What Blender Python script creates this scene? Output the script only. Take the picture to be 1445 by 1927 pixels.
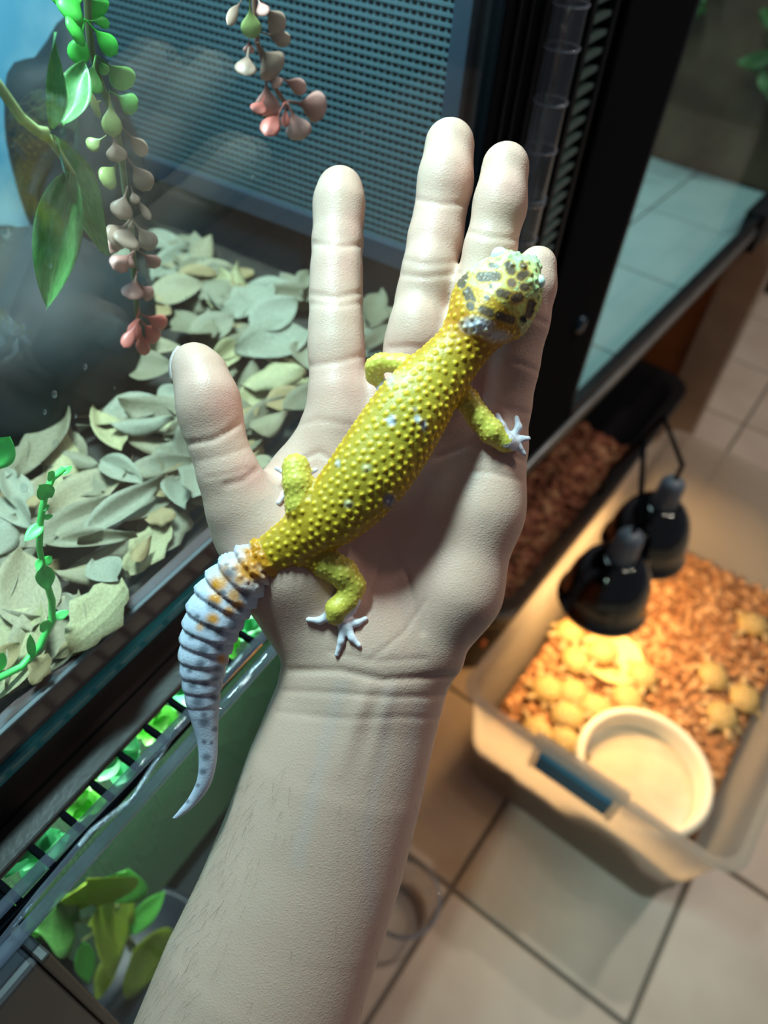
import bpy, math, random
import numpy as np
from mathutils import Matrix, Vector
random.seed(7); RNG = np.random.default_rng(7)
for o in list(bpy.data.objects): bpy.data.objects.remove(o)
SC = bpy.context.scene; COL = SC.collection

# ------------------------------------------------------------------ camera
F = 1400.0; CX, CY = 722.5, 963.5          # focal length in pixels of the 1445x1927 frame
H = 1.25                                   # camera height over the floor
def nrm(v): v = np.array(v, float); return v/np.linalg.norm(v)
_n = nrm((-132, 1337, 1400)); _b = np.array((1162, -1263, 1400.)); _b = nrm(_b-_n*(_b@_n)); _a = np.cross(_b, _n)
R3 = np.array([_b, _a, -_n])               # camera (right, down, forward) -> world (along glass, into tank, up)
CAM0 = np.array((0, 0, H))
cam_d = bpy.data.cameras.new('camera'); cam = bpy.data.objects.new('camera', cam_d); COL.objects.link(cam)
cm = Matrix.Identity(4)
for i in range(3):
    cm[i][0] = R3[i, 0]; cm[i][1] = -R3[i, 1]; cm[i][2] = -R3[i, 2]; cm[i][3] = CAM0[i]
cam.matrix_world = cm
cam_d.sensor_fit = 'VERTICAL'; cam_d.sensor_height = 24.0; cam_d.lens = F/1927*24.0
cam_d.clip_start = .01; cam_d.clip_end = 50
cam_d.dof.use_dof = True; cam_d.dof.focus_distance = .247; cam_d.dof.aperture_fstop = cam_d.lens/3.0
SC.camera = cam
# ------------------------------------------------------------------ world, lights, exposure
w = bpy.data.worlds.new('world'); SC.world = w; w.use_nodes = True
w.node_tree.nodes['Background'].inputs[0].default_value = (.60, .64, .76, 1)
w.node_tree.nodes['Background'].inputs[1].default_value = .10
def area(name, loc, target, sx, sy, energy, col, shape='RECTANGLE'):
    l = bpy.data.lights.new(name, 'AREA'); l.shape = shape; l.size = sx
    if shape == 'RECTANGLE': l.size_y = sy
    l.energy = energy; l.color = col
    o = bpy.data.objects.new(name, l); COL.objects.link(o); o.location = loc
    d = Vector(target)-Vector(loc); o.rotation_euler = d.to_track_quat('-Z', 'Y').to_euler()
    return o
area('upper_tank_led_offscreen', (.19, .29, H+.290), (.19, .27, H-.27), .20, .05, 8.8, (.60, .95, 1.0))
area('lower_tank_led', (.13, .205, H-.322), (.13, .205, H-.80), .28, .02, 2.0, (.86, 1.0, .90))
area('side_tank_led_offscreen', (1.30, .42, H+.19), (1.30, .38, H-.62), .50, .08, 2.8, (.80, .97, 1.0))
for x, y, e in [(2.0, -.9, 13), (1.5, -.4, 9)]: area('ceiling_spot_offscreen', (x, y, 2.55), (x, y, 0), .10, .10, e, (1.0, .90, .78), 'DISK')
vs = SC.view_settings; vs.view_transform = 'Standard'; vs.look = 'None'; vs.exposure = 0.12; vs.gamma = 1.0
vs.use_curve_mapping = False

# ------------------------------------------------------------------ helpers
def ray(px, py): return R3 @ np.array([(px-CX)/F, (py-CY)/F, 1.0])
def at(px, py, d): return CAM0 + ray(px, py)*d                    # point at camera depth d
def onY(px, py, y): r = ray(px, py); return CAM0 + r*(y/r[1])     # point in a plane parallel to the glass
def onX(px, py, x): r = ray(px, py); return CAM0 + r*(x/r[0])
def onZ(px, py, z): r = ray(px, py); return CAM0 + r*((z-H)/r[2])
W = {}
def reg(o, M, parent):
    W[o] = M
    if parent is not None:
        o.parent = parent; o.matrix_basis = W[parent].inverted() @ M
    else: o.matrix_basis = M
def tag(o, label=None, cat=None, group=None, kind=None):
    if label: o['label'] = label
    if cat: o['category'] = cat
    if group: o['group'] = group
    if kind: o['kind'] = kind
    return o
def empty(name, loc, label=None, cat=None, group=None, kind=None, rz=0):
    o = bpy.data.objects.new(name, None); COL.objects.link(o); o.empty_display_size = .02
    reg(o, Matrix.Translation(Vector(loc)) @ Matrix.Rotation(rz, 4, 'Z'), None)
    return tag(o, label, cat, group, kind)
def link(name, me, mat=None, parent=None, M=None):
    o = bpy.data.objects.new(name, me); COL.objects.link(o)
    if mat is not None and not me.materials: me.materials.append(mat)
    reg(o, M if M is not None else Matrix.Identity(4), parent)
    return o
def smooth(me, on=True): me.polygons.foreach_set('use_smooth', [on]*len(me.polygons))
class MB:
    def __init__(s): s.v = []; s.f = []; s.c = []
    def add(s, vs, fs, col=None):
        n = len(s.v); s.v += [tuple(map(float, p)) for p in vs]; s.f += [tuple(i+n for i in f) for f in fs]
        if col is not None: s.c += [col]*len(vs)
    def box(s, lo, hi, M=None):
        x0, y0, z0 = lo; x1, y1, z1 = hi
        vs = [(x0,y0,z0),(x1,y0,z0),(x1,y1,z0),(x0,y1,z0),(x0,y0,z1),(x1,y0,z1),(x1,y1,z1),(x0,y1,z1)]
        if M is not None: vs = [M @ Vector(p) for p in vs]
        s.add(vs, [(0,3,2,1),(4,5,6,7),(0,1,5,4),(1,2,6,5),(2,3,7,6),(3,0,4,7)])
    def tube(s, pts, rad, n=8, cap=True, col=None):
        pts = [Vector(p) for p in pts]; k = len(pts)
        rad = [rad]*k if not hasattr(rad, '__len__') else rad
        vs = []; fs = []; up = None
        for i, p in enumerate(pts):
            t = (pts[min(i+1, k-1)]-pts[max(i-1, 0)]).normalized()
            if up is None: up = t.orthogonal().normalized()
            up = (up - t*up.dot(t)).normalized(); sd = t.cross(up)
            for j in range(n):
                a = 2*math.pi*j/n; vs.append(p+(up*math.cos(a)+sd*math.sin(a))*rad[i])
        for i in range(k-1):
            for j in range(n):
                fs.append((i*n+j, i*n+(j+1)%n, (i+1)*n+(j+1)%n, (i+1)*n+j))
        if cap: fs.append(tuple(range(n-1, -1, -1))); fs.append(tuple((k-1)*n+j for j in range(n)))
        s.add(vs, fs, col)
    def lathe(s, prof, n=32, M=None, cap0=False, cap1=False):
        vs = []; fs = []; k = len(prof)
        for r, z in prof:
            for j in range(n):
                a = 2*math.pi*j/n; p = Vector((r*math.cos(a), r*math.sin(a), z)); vs.append(M @ p if M is not None else p)
        for i in range(k-1):
            for j in range(n): fs.append((i*n+j, i*n+(j+1)%n, (i+1)*n+(j+1)%n, (i+1)*n+j))
        if cap0: fs.append(tuple(range(n-1, -1, -1)))
        if cap1: fs.append(tuple((k-1)*n+j for j in range(n)))
        s.add(vs, fs)
    def mesh(s, name, sm=False, center=True):
        v = np.array(s.v); c = (v.min(0)+v.max(0))/2 if center else np.zeros(3)
        me = bpy.data.meshes.new(name); me.from_pydata([tuple(p) for p in v-c], [], s.f); me.update()
        if s.c:
            a = me.color_attributes.new('Col', 'FLOAT_COLOR', 'POINT'); a.data.foreach_set('color', np.array([(*q, 1) for q in s.c], np.float32).ravel())
        if sm: smooth(me)
        return me, Matrix.Translation(Vector(c))
    def build(s, name, mat, parent=None, sm=False, bevel=0, seg=2):
        me, M = s.mesh(name, sm); o = link(name, me, mat, parent, M)
        if bevel:
            b = o.modifiers.new('bevel', 'BEVEL'); b.width = bevel; b.segments = seg; b.limit_method = 'ANGLE'
        return o
def boxpart(name, lo, hi, mat, parent=None, bevel=0, M=None):
    m = MB(); m.box(lo, hi, M); return m.build(name, mat, parent, bevel=bevel)
def Zs(lo): return (lo[0], lo[1], lo[2]+H)                         # z measured from the camera level
def bx(name, x0, x1, y0, y1, z0, z1, mat, parent=None, bevel=0):
    return boxpart(name, (x0, y0, z0+H), (x1, y1, z1+H), mat, parent, bevel)

# ------------------------------------------------------------------ materials
def mat(name, col, rough=.5, metal=0, spec=.5, noise=None, nscale=30, bump=0, bscale=200, coat=0, sss=0, sssr=(1, .35, .2), trans=0, attr=False, emit=None, transl=0):
    m = bpy.data.materials.new(name); m.use_nodes = True; nt = m.node_tree; b = nt.nodes['Principled BSDF']
    def setin(k, v):
        if k in b.inputs: b.inputs[k].default_value = v
    setin('Base Color', (*col, 1)); setin('Roughness', rough); setin('Metallic', metal); setin('Specular IOR Level', spec); setin('Coat Weight', coat); setin('Transmission Weight', trans)
    if sss: setin('Subsurface Weight', sss); setin('Subsurface Radius', sssr); setin('Subsurface Scale', .004)
    tc = nt.nodes.new('ShaderNodeTexCoord')
    base = None
    if attr:
        a = nt.nodes.new('ShaderNodeAttribute'); a.attribute_name = 'Col'; base = a.outputs['Color']
    if noise is not None:
        n = nt.nodes.new('ShaderNodeTexNoise'); n.inputs['Scale'].default_value = nscale; n.inputs['Detail'].default_value = 5
        nt.links.new(tc.outputs['Object'], n.inputs['Vector'])
        rp = nt.nodes.new('ShaderNodeMapRange'); rp.inputs[1].default_value = .35; rp.inputs[2].default_value = .68; nt.links.new(n.outputs['Fac'], rp.inputs[0])
        mx = nt.nodes.new('ShaderNodeMixRGB'); nt.links.new(rp.outputs[0], mx.inputs[0])
        if base is not None: nt.links.new(base, mx.inputs[1])
        else: mx.inputs[1].default_value = (*col, 1)
        mx.inputs[2].default_value = (*noise, 1); base = mx.outputs[0]
        if attr: mx.blend_type = 'MULTIPLY'
    if base is not None: nt.links.new(base, b.inputs['Base Color'])
    if bump:
        n2 = nt.nodes.new('ShaderNodeTexNoise'); n2.inputs['Scale'].default_value = bscale; n2.inputs['Detail'].default_value = 4
        nt.links.new(tc.outputs['Object'], n2.inputs['Vector'])
        bp = nt.nodes.new('ShaderNodeBump'); bp.inputs['Strength'].default_value = bump; bp.inputs['Distance'].default_value = .001
        nt.links.new(n2.outputs['Fac'], bp.inputs['Height']); nt.links.new(bp.outputs[0], b.inputs['Normal'])
    if emit: setin('Emission Color', (*emit[0], 1)); setin('Emission Strength', emit[1])
    if transl:
        t = nt.nodes.new('ShaderNodeBsdfTranslucent'); t.inputs[0].default_value = (*col, 1)
        if base is not None: nt.links.new(base, t.inputs[0])
        ms = nt.nodes.new('ShaderNodeMixShader'); ms.inputs[0].default_value = transl
        out = nt.nodes['Material Output']; nt.links.new(b.outputs[0], ms.inputs[1]); nt.links.new(t.outputs[0], ms.inputs[2]); nt.links.new(ms.outputs[0], out.inputs[0])
    return m
def glass(name, tint=(1, 1, 1), refl=1.0, haze=0, hazecol=(.8, .9, .9), rough=.0, ior=1.5):
    m = bpy.data.materials.new(name); m.use_nodes = True; nt = m.node_tree; nt.nodes.clear(); L = nt.links
    out = nt.nodes.new('ShaderNodeOutputMaterial'); tr = nt.nodes.new('ShaderNodeBsdfTransparent'); tr.inputs[0].default_value = (*tint, 1)
    gl = nt.nodes.new('ShaderNodeBsdfGlossy'); gl.inputs['Roughness'].default_value = rough
    lw = nt.nodes.new('ShaderNodeLayerWeight'); lw.inputs[0].default_value = .5
    p5 = nt.nodes.new('ShaderNodeMath'); p5.operation = 'POWER'; p5.inputs[1].default_value = 5; L.new(lw.outputs['Facing'], p5.inputs[0])
    sc = nt.nodes.new('ShaderNodeMath'); sc.operation = 'MULTIPLY_ADD'; sc.inputs[1].default_value = .96; sc.inputs[2].default_value = .04; L.new(p5.outputs[0], sc.inputs[0])
    mu = nt.nodes.new('ShaderNodeMath'); mu.operation = 'MULTIPLY'; mu.inputs[1].default_value = refl; mu.use_clamp = True
    L.new(sc.outputs[0], mu.inputs[0]); mx = nt.nodes.new('ShaderNodeMixShader')
    L.new(mu.outputs[0], mx.inputs[0]); L.new(tr.outputs[0], mx.inputs[1]); L.new(gl.outputs[0], mx.inputs[2]); last = mx.outputs[0]
    if haze:
        tc = nt.nodes.new('ShaderNodeTexCoord'); n = nt.nodes.new('ShaderNodeTexNoise'); n.inputs['Scale'].default_value = 7; n.inputs['Detail'].default_value = 8
        L.new(tc.outputs['Object'], n.inputs[0]); r = nt.nodes.new('ShaderNodeMapRange'); r.inputs[1].default_value = .4; r.inputs[2].default_value = .75; r.inputs[4].default_value = haze
        L.new(n.outputs['Fac'], r.inputs[0]); df = nt.nodes.new('ShaderNodeBsdfDiffuse'); df.inputs[0].default_value = (*hazecol, 1)
        tl = nt.nodes.new('ShaderNodeBsdfTranslucent'); tl.inputs[0].default_value = (*hazecol, 1); ad = nt.nodes.new('ShaderNodeMixShader'); ad.inputs[0].default_value = .6
        L.new(df.outputs[0], ad.inputs[1]); L.new(tl.outputs[0], ad.inputs[2])
        m2 = nt.nodes.new('ShaderNodeMixShader'); L.new(r.outputs[0], m2.inputs[0]); L.new(last, m2.inputs[1]); L.new(ad.outputs[0], m2.inputs[2]); last = m2.outputs[0]
    L.new(last, out.inputs[0]); return m
M_black = mat('black_plastic', (.006, .007, .009), .4, spec=.2, noise=(.012, .013, .016), nscale=60)
M_blackmatte = mat('matte_black', (.004, .005, .007), .85, spec=.05)
M_brown = mat('brown_black_plastic', (.030, .022, .020), .38, noise=(.040, .030, .026), nscale=40, bump=.1, bscale=400)
M_rail = mat('rail_bronze', (.10, .055, .05), .18, noise=(.14, .10, .10), nscale=12, spec=.8)
M_teal = mat('glass_edge_teal', (.03, .22, .26), .12, spec=.8)
M_alu = mat('aluminium_strip', (.45, .48, .50), .32, metal=.9, noise=(.30, .33, .36), nscale=25)
M_wire = mat('mesh_wire', (.045, .080, .095), .45, spec=.3)
M_glass = glass('tank_glass', (.97, 1, .99), 1.0, haze=.008)
M_glass2 = glass('side_tank_glass', (.86, .97, .97), .5, haze=.012, hazecol=(.6, .8, .8))
M_acryl = glass('clear_acrylic', (.75, .80, .86), 3.0, haze=.6, hazecol=(.72, .80, .98))
M_soil = mat('dark_soil', (.018, .013, .010), .9, noise=(.035, .026, .018), nscale=120, bump=.8, bscale=300)
M_rock = mat('dark_rock', (.006, .008, .010), .7, spec=.3, noise=(.018, .022, .024), nscale=22, bump=.3, bscale=60)
M_backpanel = mat('fogged_back_panel', (.11, .32, .46), .5, noise=(.32, .52, .62), nscale=16)
M_darkpanel = mat('dark_tank_panel', (.006, .014, .019), .6, spec=.15)
M_navy = mat('navy_panel', (.012, .022, .038), .45)
M_tank2floor = mat('pale_teal_tile', (.50, .66, .66), .35, noise=(.40, .57, .58), nscale=9)
M_tank2wall = mat('brown_backdrop', (.10, .055, .032), .8, noise=(.20, .13, .07), nscale=9, bump=.6, bscale=30)
M_wood = mat('orange_wood', (.42, .14, .035), .5, noise=(.30, .09, .02), nscale=12)
M_wood2 = mat('beige_wood', (.36, .27, .20), .55, noise=(.28, .20, .15), nscale=10)
M_tile = mat('floor_tile', (.66, .56, .46), .38, noise=(.56, .45, .37), nscale=7, bump=.08, bscale=60)
M_grout = mat('grout', (.20, .17, .14), .9)
M_bin = mat('frosted_plastic', (.82, .78, .72), .35, transl=.82)
def see_through(m, f_):
    nt = m.node_tree; out = nt.nodes['Material Output']; src = out.inputs[0].links[0].from_socket; t = nt.nodes.new('ShaderNodeBsdfTransparent'); t.inputs[0].default_value = (.97, .96, .93, 1)
    x = nt.nodes.new('ShaderNodeMixShader'); x.inputs[0].default_value = f_; nt.links.new(src, x.inputs[1]); nt.links.new(t.outputs[0], x.inputs[2]); nt.links.new(x.outputs[0], out.inputs[0])
see_through(M_bin, .42)
M_blue = mat('blue_latch', (.0, .11, .20), .4)
M_ceramic = mat('cream_ceramic', (.80, .72, .58), .35)
M_water = mat('bowl_water', (.62, .50, .34), .15, noise=(.70, .58, .40), nscale=25)
M_bed = mat('husk_bedding', (.36, .17, .07), .9, noise=(.20, .085, .035), nscale=70, bump=1, bscale=160)
M_chip = mat('husk_chip', (.46, .24, .11), .85, attr=True)
M_bark = mat('red_bark', (.30, .10, .05), .9, noise=(.16, .05, .03), nscale=60, bump=1, bscale=130)
M_tub = mat('black_tub', (.010, .011, .015), .35)
M_dome = mat('glossy_black_dome', (.004, .004, .005), .06, coat=1.0)
M_socket = mat('grey_socket', (.16, .19, .24), .4)
M_tort = mat('tortoise_shell', (.62, .45, .17), .6, attr=True)
M_tskin = mat('tortoise_skin', (.42, .31, .16), .7)
M_skin = mat('skin', (.72, .50, .42), .46, attr=True, sss=.22, bump=.10, bscale=1100, spec=.4)
def add_cells(m, scale, strength, dist=.0006):
    nt = m.node_tree; b = nt.nodes['Principled BSDF']; tc = nt.nodes.new('ShaderNodeTexCoord'); v = nt.nodes.new('ShaderNodeTexVoronoi'); v.feature = 'DISTANCE_TO_EDGE'; v.inputs['Scale'].default_value = scale
    mp = nt.nodes.new('ShaderNodeMapping'); mp.inputs['Scale'].default_value = (1, 1, 1.9); mp.inputs['Rotation'].default_value = (.3, .5, .4)
    nt.links.new(tc.outputs['Object'], mp.inputs[0]); nt.links.new(mp.outputs[0], v.inputs['Vector'])
    bp = nt.nodes.new('ShaderNodeBump'); bp.inputs['Strength'].default_value = strength; bp.inputs['Distance'].default_value = dist; nt.links.new(v.outputs['Distance'], bp.inputs['Height'])
    old = b.inputs['Normal'].links
    if old: nt.links.new(old[0].from_socket, bp.inputs['Normal'])
    nt.links.new(bp.outputs[0], b.inputs['Normal'])
add_cells(M_skin, 750, .20)
M_nail = mat('nail', (.78, .60, .54), .22)
M_hair = mat('hair', (.05, .035, .025), .5)
M_gecko = mat('gecko_skin', (.6, .5, .1), .42, attr=True, bump=.15, bscale=1500, sss=.06, spec=.45)
M_eye = mat('gecko_eyelid', (.66, .84, .74), .3)
M_leafg = mat('bright_green_leaf', (.10, .55, .07), .4, attr=True, transl=.25)
M_leafd = mat('deep_green_leaf', (.06, .22, .05), .35, noise=(.12, .32, .09), nscale=14, transl=.25)
M_leafy = mat('yellow_green_leaf', (.40, .48, .05), .4, noise=(.18, .36, .04), nscale=30, transl=.25)
M_stem = mat('pale_stem', (.30, .36, .14), .5)
M_lime = mat('lime_vine', (.12, .72, .16), .4, transl=.2)
M_clear = glass('clear_cup_plastic', (.93, .93, .93), 1.2, haze=.12, hazecol=(.9, .88, .84))
DRY = [mat('dry_leaf_%d' % i, c, .6, noise=tuple(q*.68 for q in c), nscale=26, bump=.3, bscale=120, transl=.15) for i, c in enumerate([(.36, .29, .17), (.29, .25, .16), (.40, .27, .12), (.24, .20, .12), (.33, .31, .22), (.46, .39, .20)])]

# ------------------------------------------------------------------ floor: tiles
fl = empty('floor', (1.5, 0, 0), kind='structure'); fl['label'] = 'beige square ceramic floor tiles with dark grout lines'
FROT = math.radians(-4.4); TS = .302
p0 = onZ(849, 1672, 0)
FM = Matrix.Translation(Vector((p0[0], p0[1], 0))) @ Matrix.Rotation(FROT, 4, 'Z')
g = MB(); g.box((-6*TS, -7*TS, -.03), (14*TS, 8*TS, -.0035), FM); g.build('grout_bed', M_grout, fl)
tm = MB(); tm.box((-TS/2+.0035, -TS/2+.0035, -.008), (TS/2-.0035, TS/2-.0035, 0)); tme, _ = tm.mesh('tile', center=False)
tme.materials.append(M_tile)
for i in range(-4, 13):
    for j in range(-5, 6):
        o = link('tile', tme, None, fl, FM @ Matrix.Translation(((i+.5)*TS, (j+.5)*TS, random.uniform(-.0012, 0))) @ Matrix.Rotation(random.choice([0, math.pi/2, math.pi]), 4, 'Z'))
        bv = o.modifiers.new('bevel', 'BEVEL'); bv.width = .003; bv.segments = 2

# ------------------------------------------------------------------ upper tank
T1 = empty('glass_terrarium', (.05, .33, H-.29), 'glass front terrarium with black frame, leaf litter and mesh side wall', 'terrarium')
YG = .178
gp = bx('glass_pane', -.30, .402, YG-.002, YG+.002, -.264, .32, M_glass, T1)
bx('glass_track', -.30, .42, .1735, .1808, -.2800, -.2635, M_rail, T1, .001)
bx('track_lip', -.30, .42, .1728, .1752, -.2648, -.2628, mat('dull_lip', (.16, .17, .18), .4, metal=.4), T1, .0005)
bx('glass_edge_strip', -.30, .42, .1705, .1760, -.2865, -.2800, M_teal, T1, .001)
bx('base_frame', -.30, .42, .1735, .52, -.3070, -.2865, M_brown, T1, .001)
bx('floor_panel', -.30, .42, .1808, .50, -.2865, -.2805, M_blackmatte, T1)
bx('back_panel', -.30, .405, .487, .495, -.28, .32, M_backpanel, T1)
bx('side_panel', .404, .410, .185, .487, -.2805, .32, M_darkpanel, T1)
bx('left_panel', -.306, -.30, .1735, .495, -.28, .32, M_blackmatte, T1)
# mesh screen of crossing wires on the right side wall, in a black border
ms = MB(); P_ = .0044
for i in range(int((.470-.196)/P_)):
    y = .196+i*P_; ms.box((.3975, y, H-.225), (.3987, y+.0014, H+.31))
for i in range(int((.31+.225)/P_)):
    z = H-.225+i*P_; ms.box((.3968, .194, z), (.3982, .470, z+.0017))
tag(ms.build('mesh_screen', M_wire, T1), kind='stuff')
bx('screen_frame', .394, .404, .190, .475, -.240, -.225, M_navy, T1, .001)
bx('screen_frame', .394, .404, .466, .480, -.225, .31, M_navy, T1, .001)
bx('screen_frame', .394, .404, .186, .197, -.225, .31, M_navy, T1, .001)
# right corner post with shallow grooves
post = bx('corner_post', .402, .500, .172, .30, -.62, .32, M_blackmatte, T1, .002)
for gx in (.416, .432, .452, .470):
    bx('groove_strip', gx, gx+.0035, .1700, .1735, -.60, .32, M_black, T1, .0008)
# slotted vent strip beside the clear tube
vp = bx('vent_back', .500, .600, .192, .30, -.62, .32, M_blackmatte, T1)
bx('vent_rail', .546, .554, .174, .192, -.60, .32, M_black, T1, .001)
bx('vent_rail', .594, .602, .174, .192, -.60, .32, M_black, T1, .001)
sm_ = MB(); sm_.box((.554, .176, -.0017), (.594, .190, .0017)); sme, _ = sm_.mesh('vent_slat', center=False)
sme.materials.append(mat('vent_slat_green_lit', (.10, .16, .15), .3, spec=.8))  # teal base colour carries the green light from behind the slats
for k in range(54):
    link('vent_slat', sme, None, T1, Matrix.Translation((0, 0, H-.30+k*.0112)))
# clear ringed tube
TX = float(onY(1076, 0, .158)[0]); tb = MB(); tb.tube([(TX, .158, H-.60), (TX, .158, H+.32)], .0095, 24); tube = tb.build('clear_tube', glass('tube_acrylic', (.80, .84, .88), 3.2, haze=.10, hazecol=(.7, .75, .85)), T1, sm=True)
for z in [float(onY(px, py, .158)[2])-H for px, py in ((1076, 5), (1068, 82), (1046, 183), (1024, 274), (1003, 365), (1001, 374), (988, 440), (970, 530))]:
    rg = MB(); rg.lathe([(.0095, -.0006), (.0104, -.0006), (.0104, .0006), (.0095, .0006)], 24, Matrix.Translation((TX, .158, z+H)))
    rg.build('tube_ring', M_acryl, tube, sm=True)
bx('top_frame', -.306, .62, .16, .50, .32, .345, M_blackmatte, T1, .002)
bx('led_housing', .075, .325, .25, .33, .295, .32, M_blackmatte, T1, .002)

dp = MB(); dp.lathe([(.0, 1), (.45, .88), (.8, .55), (1, 0)], 12, Matrix.Rotation(math.pi/2, 4, 'X')); dme, _ = dp.mesh('water_drop', True, False); dme.materials.append(glass('water_drop_clear', (.95, 1, 1), 3.0, haze=.25, hazecol=(.75, .9, .95)))
for px, py, r_ in [(102, 742, .0011), (84, 775, .0008), (160, 690, .0009), (142, 783, .0007), (45, 918, .0014), (104, 835, .0013), (10, 435, .0016), (475, 330, .0007), (365, 475, .0006), (382, 490, .0006), (735, 38, .0012), (738, 95, .0010), (806, 110, .0010), (683, 245, .0012), (30, 640, .0008), (215, 730, .0006), (350, 560, .0006), (95, 500, .0007)]:
    q = onY(px, py, YG-.002); link('water_drop', dme, None, gp, Matrix.Translation(Vector(q)) @ Matrix.Diagonal((r_, r_*.5, r_*1.35, 1)))

# ------------------------------------------------------------------ lower tank
T2 = empty('vented_terrarium', (.12, .34, H-.9), 'black vented terrarium with green leaves inside, below the leaf litter tank', 'terrarium')
LZ = -.307
bx('top_ledge', -.20, .40, .1555, .52, LZ-.004, LZ, M_brown, T2, .0012)
bx('ledge_seam', -.20, .40, .1690, .1702, LZ-.001, LZ+.0006, M_black, T2)
bx('front_lip', -.20, .40, .1405, .1430, LZ-.006, LZ-.001, M_blackmatte, T2, .0008)
cs = [onZ(px, py, H-.31)[0] for px, py in [(108, 1579), (154, 1530), (212, 1471), (266, 1411), (314, 1355)]]
pitch = (cs[-1]-cs[0])/4
xb = cs[0]-pitch*.5
for k in range(-1, 16):
    x = xb+k*pitch
    bx('vent_bar', x-.0014, x+.0014, .1430, .1555, LZ-.005, LZ-.001, M_blackmatte, T2, .0006)
bx('vent_cap', -.20, xb-pitch-.002, .1430, .1555, LZ-.012, LZ-.001, M_blackmatte, T2)
bx('corner_block', -.20, .012, .1515, .1560, LZ, LZ+.012, mat('steel_blue_block', (.07, .16, .24), .4), T2, .001)
ab = MB(); ab.tube([(-.05, .1465, H-.3048), (.163, .1400, H-.3048), (.39, .1330, H-.3048)], .0024, 12); ab.build('acrylic_bar', M_acryl, T2, sm=True)
ab = MB(); ab.tube([(-.05, .1322, H-.3045), (.39, .1305, H-.3045)], .0027, 12); ab.build('acrylic_bar', M_acryl, T2, sm=True)
ab = MB(); ab.tube([(-.03, .1335, H-.304), (.02, .1375, H-.304), (.045, .1385, H-.304), (.062, .1345, H-.304), (.09, .1400, H-.304), (.15, .1385, H-.304)], .0012, 10); ab.build('reflection_wire', M_acryl, T2, sm=True)  # wavy strand added to stand in for wiggly reflections between the bars
bx('glass_pane', .0075, .392, .1290, .1320, -.70, -.308, glass('lower_tank_glass', (.93, .98, .97), .15), T2)
bx('door_post', -.20, .003, .1230, .1390, -.74, -.3120, mat('grey_brown_panel', (.060, .058, .064), .4, noise=(.045, .043, .050), nscale=30), T2, .002)
bx('door_post_edge', .003, .0075, .1215, .1400, -.74, -.3120, M_brown, T2, .001)
bx('right_panel', .392, .40, .1290, .52, -.74, LZ-.004, M_darkpanel, T2)
bx('back_panel', -.20, .40, .46, .47, -.74, LZ-.004, M_navy, T2)
bx('left_panel', -.21, -.20, .1290, .52, -.74, LZ-.004, M_navy, T2)
bx('floor_panel', -.20, .40, .1290, .52, -.76, -.74, M_darkpanel, T2)
bx('front_sill', .0075, .40, .124, .139, -.74, -.70, M_blackmatte, T2, .002)
# green leafy side mesh inside the lower tank
wm = MB()
for i in range(68): wm.box((.02+i*.0042, .2325, H-.70), (.0207+i*.0042, .2335, H-.322))
for i in range(90): wm.box((.02, .2320, H-.70+i*.0042), (.305, .2330, H-.6993+i*.0042))
tag(wm.build('mesh_screen', mat('green_mesh', (.02, .07, .03), .5), T2), kind='stuff')
CAB = empty('wooden_cabinet', (.12, .34, 0), 'orange brown wooden cabinet carrying the stacked terrariums', 'cabinet')
bx('side_board', -.20, .44, .135, .52, -1.17, -.78, M_wood, CAB, .003)
bx('cabinet_top', -.205, .445, .130, .525, -.78, -.76, M_wood, CAB, .003)
bx('plinth', -.19, .43, .145, .51, -1.25, -1.17, M_blackmatte, CAB, .003)

# ------------------------------------------------------------------ side tank
o2 = onZ(995, 876, H-.60); o2b = onZ(1423, 435, H-.60)
A2 = math.atan2(o2b[1]-o2[1], o2b[0]-o2[0])
S2 = empty('side_terrarium', (o2[0], o2[1], H-.62), 'long terrarium with pale tiled floor and brown backdrop', 'terrarium', rz=A2)
SM = Matrix.Translation((o2[0], o2[1], H)) @ Matrix.Rotation(A2, 4, 'Z')
def sx(name, x0, x1, y0, y1, z0, z1, m, bevel=0, parent=None):
    b = MB(); b.box((x0, y0, z0), (x1, y1, z1)); me, c = b.mesh(name); o = link(name, me, m, parent or S2, SM @ c)
    if bevel: q = o.modifiers.new('bevel', 'BEVEL'); q.width = bevel; q.segments = 2
    return o
sx('front_post', -.055, .098, .002, .05, -.625, .20, M_blackmatte, .003)
sx('post_edge', .098, .118, .006, .05, -.600, .20, mat('navy_black_edge', (.012, .016, .026), .4), .003)
sx('lower_rail', -.055, 1.12, .000, .012, -.625, -.607, M_black, .002)
sx('rail_strip', -.055, .98, -.003, .004, -.607, -.592, M_alu, .0015)
sx('upper_rail', .10, 1.12, .000, .014, -.592, -.572, M_black, .002)
sx('glass_pane', .11, 1.12, .016, .020, -.580, .20, M_glass2)
sx('rail_end_block', .86, .97, -.010, .030, -.640, -.566, M_black, .003)
sx('tank_base', -.055, 1.15, .020, .56, -.640, -.622, M_blackmatte)
for i in range(4):
    for j in range(3):
        sx('floor_tile', .06+i*.262, .06+(i+1)*.262-.004, .022+j*.18, .022+(j+1)*.18-.004, -.622, -.614, M_tank2floor, .002)
sx('side_panel', 1.11, 1.13, .020, .56, -.614, .20, M_tank2wall)
sx('back_panel', -.055, 1.13, .56, .58, -.640, .20, M_tank2wall)
sx('top_panel', -.055, 1.15, .0, .58, .20, .22, M_blackmatte)
sx('left_panel', -.055, -.045, .05, .56, -.622, .20, M_blackmatte)
lk = MB(); lk.lathe([(.0, .006), (.008, .006), (.010, .003), (.010, 0)], 20, SM @ Matrix.Translation((.035, .002, -.42)) @ Matrix.Rotation(math.pi/2, 4, 'X')); lk.build('lock_knob', mat('steel_blue_knob', (.03, .06, .09), .25, metal=.5), S2, sm=True)
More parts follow.
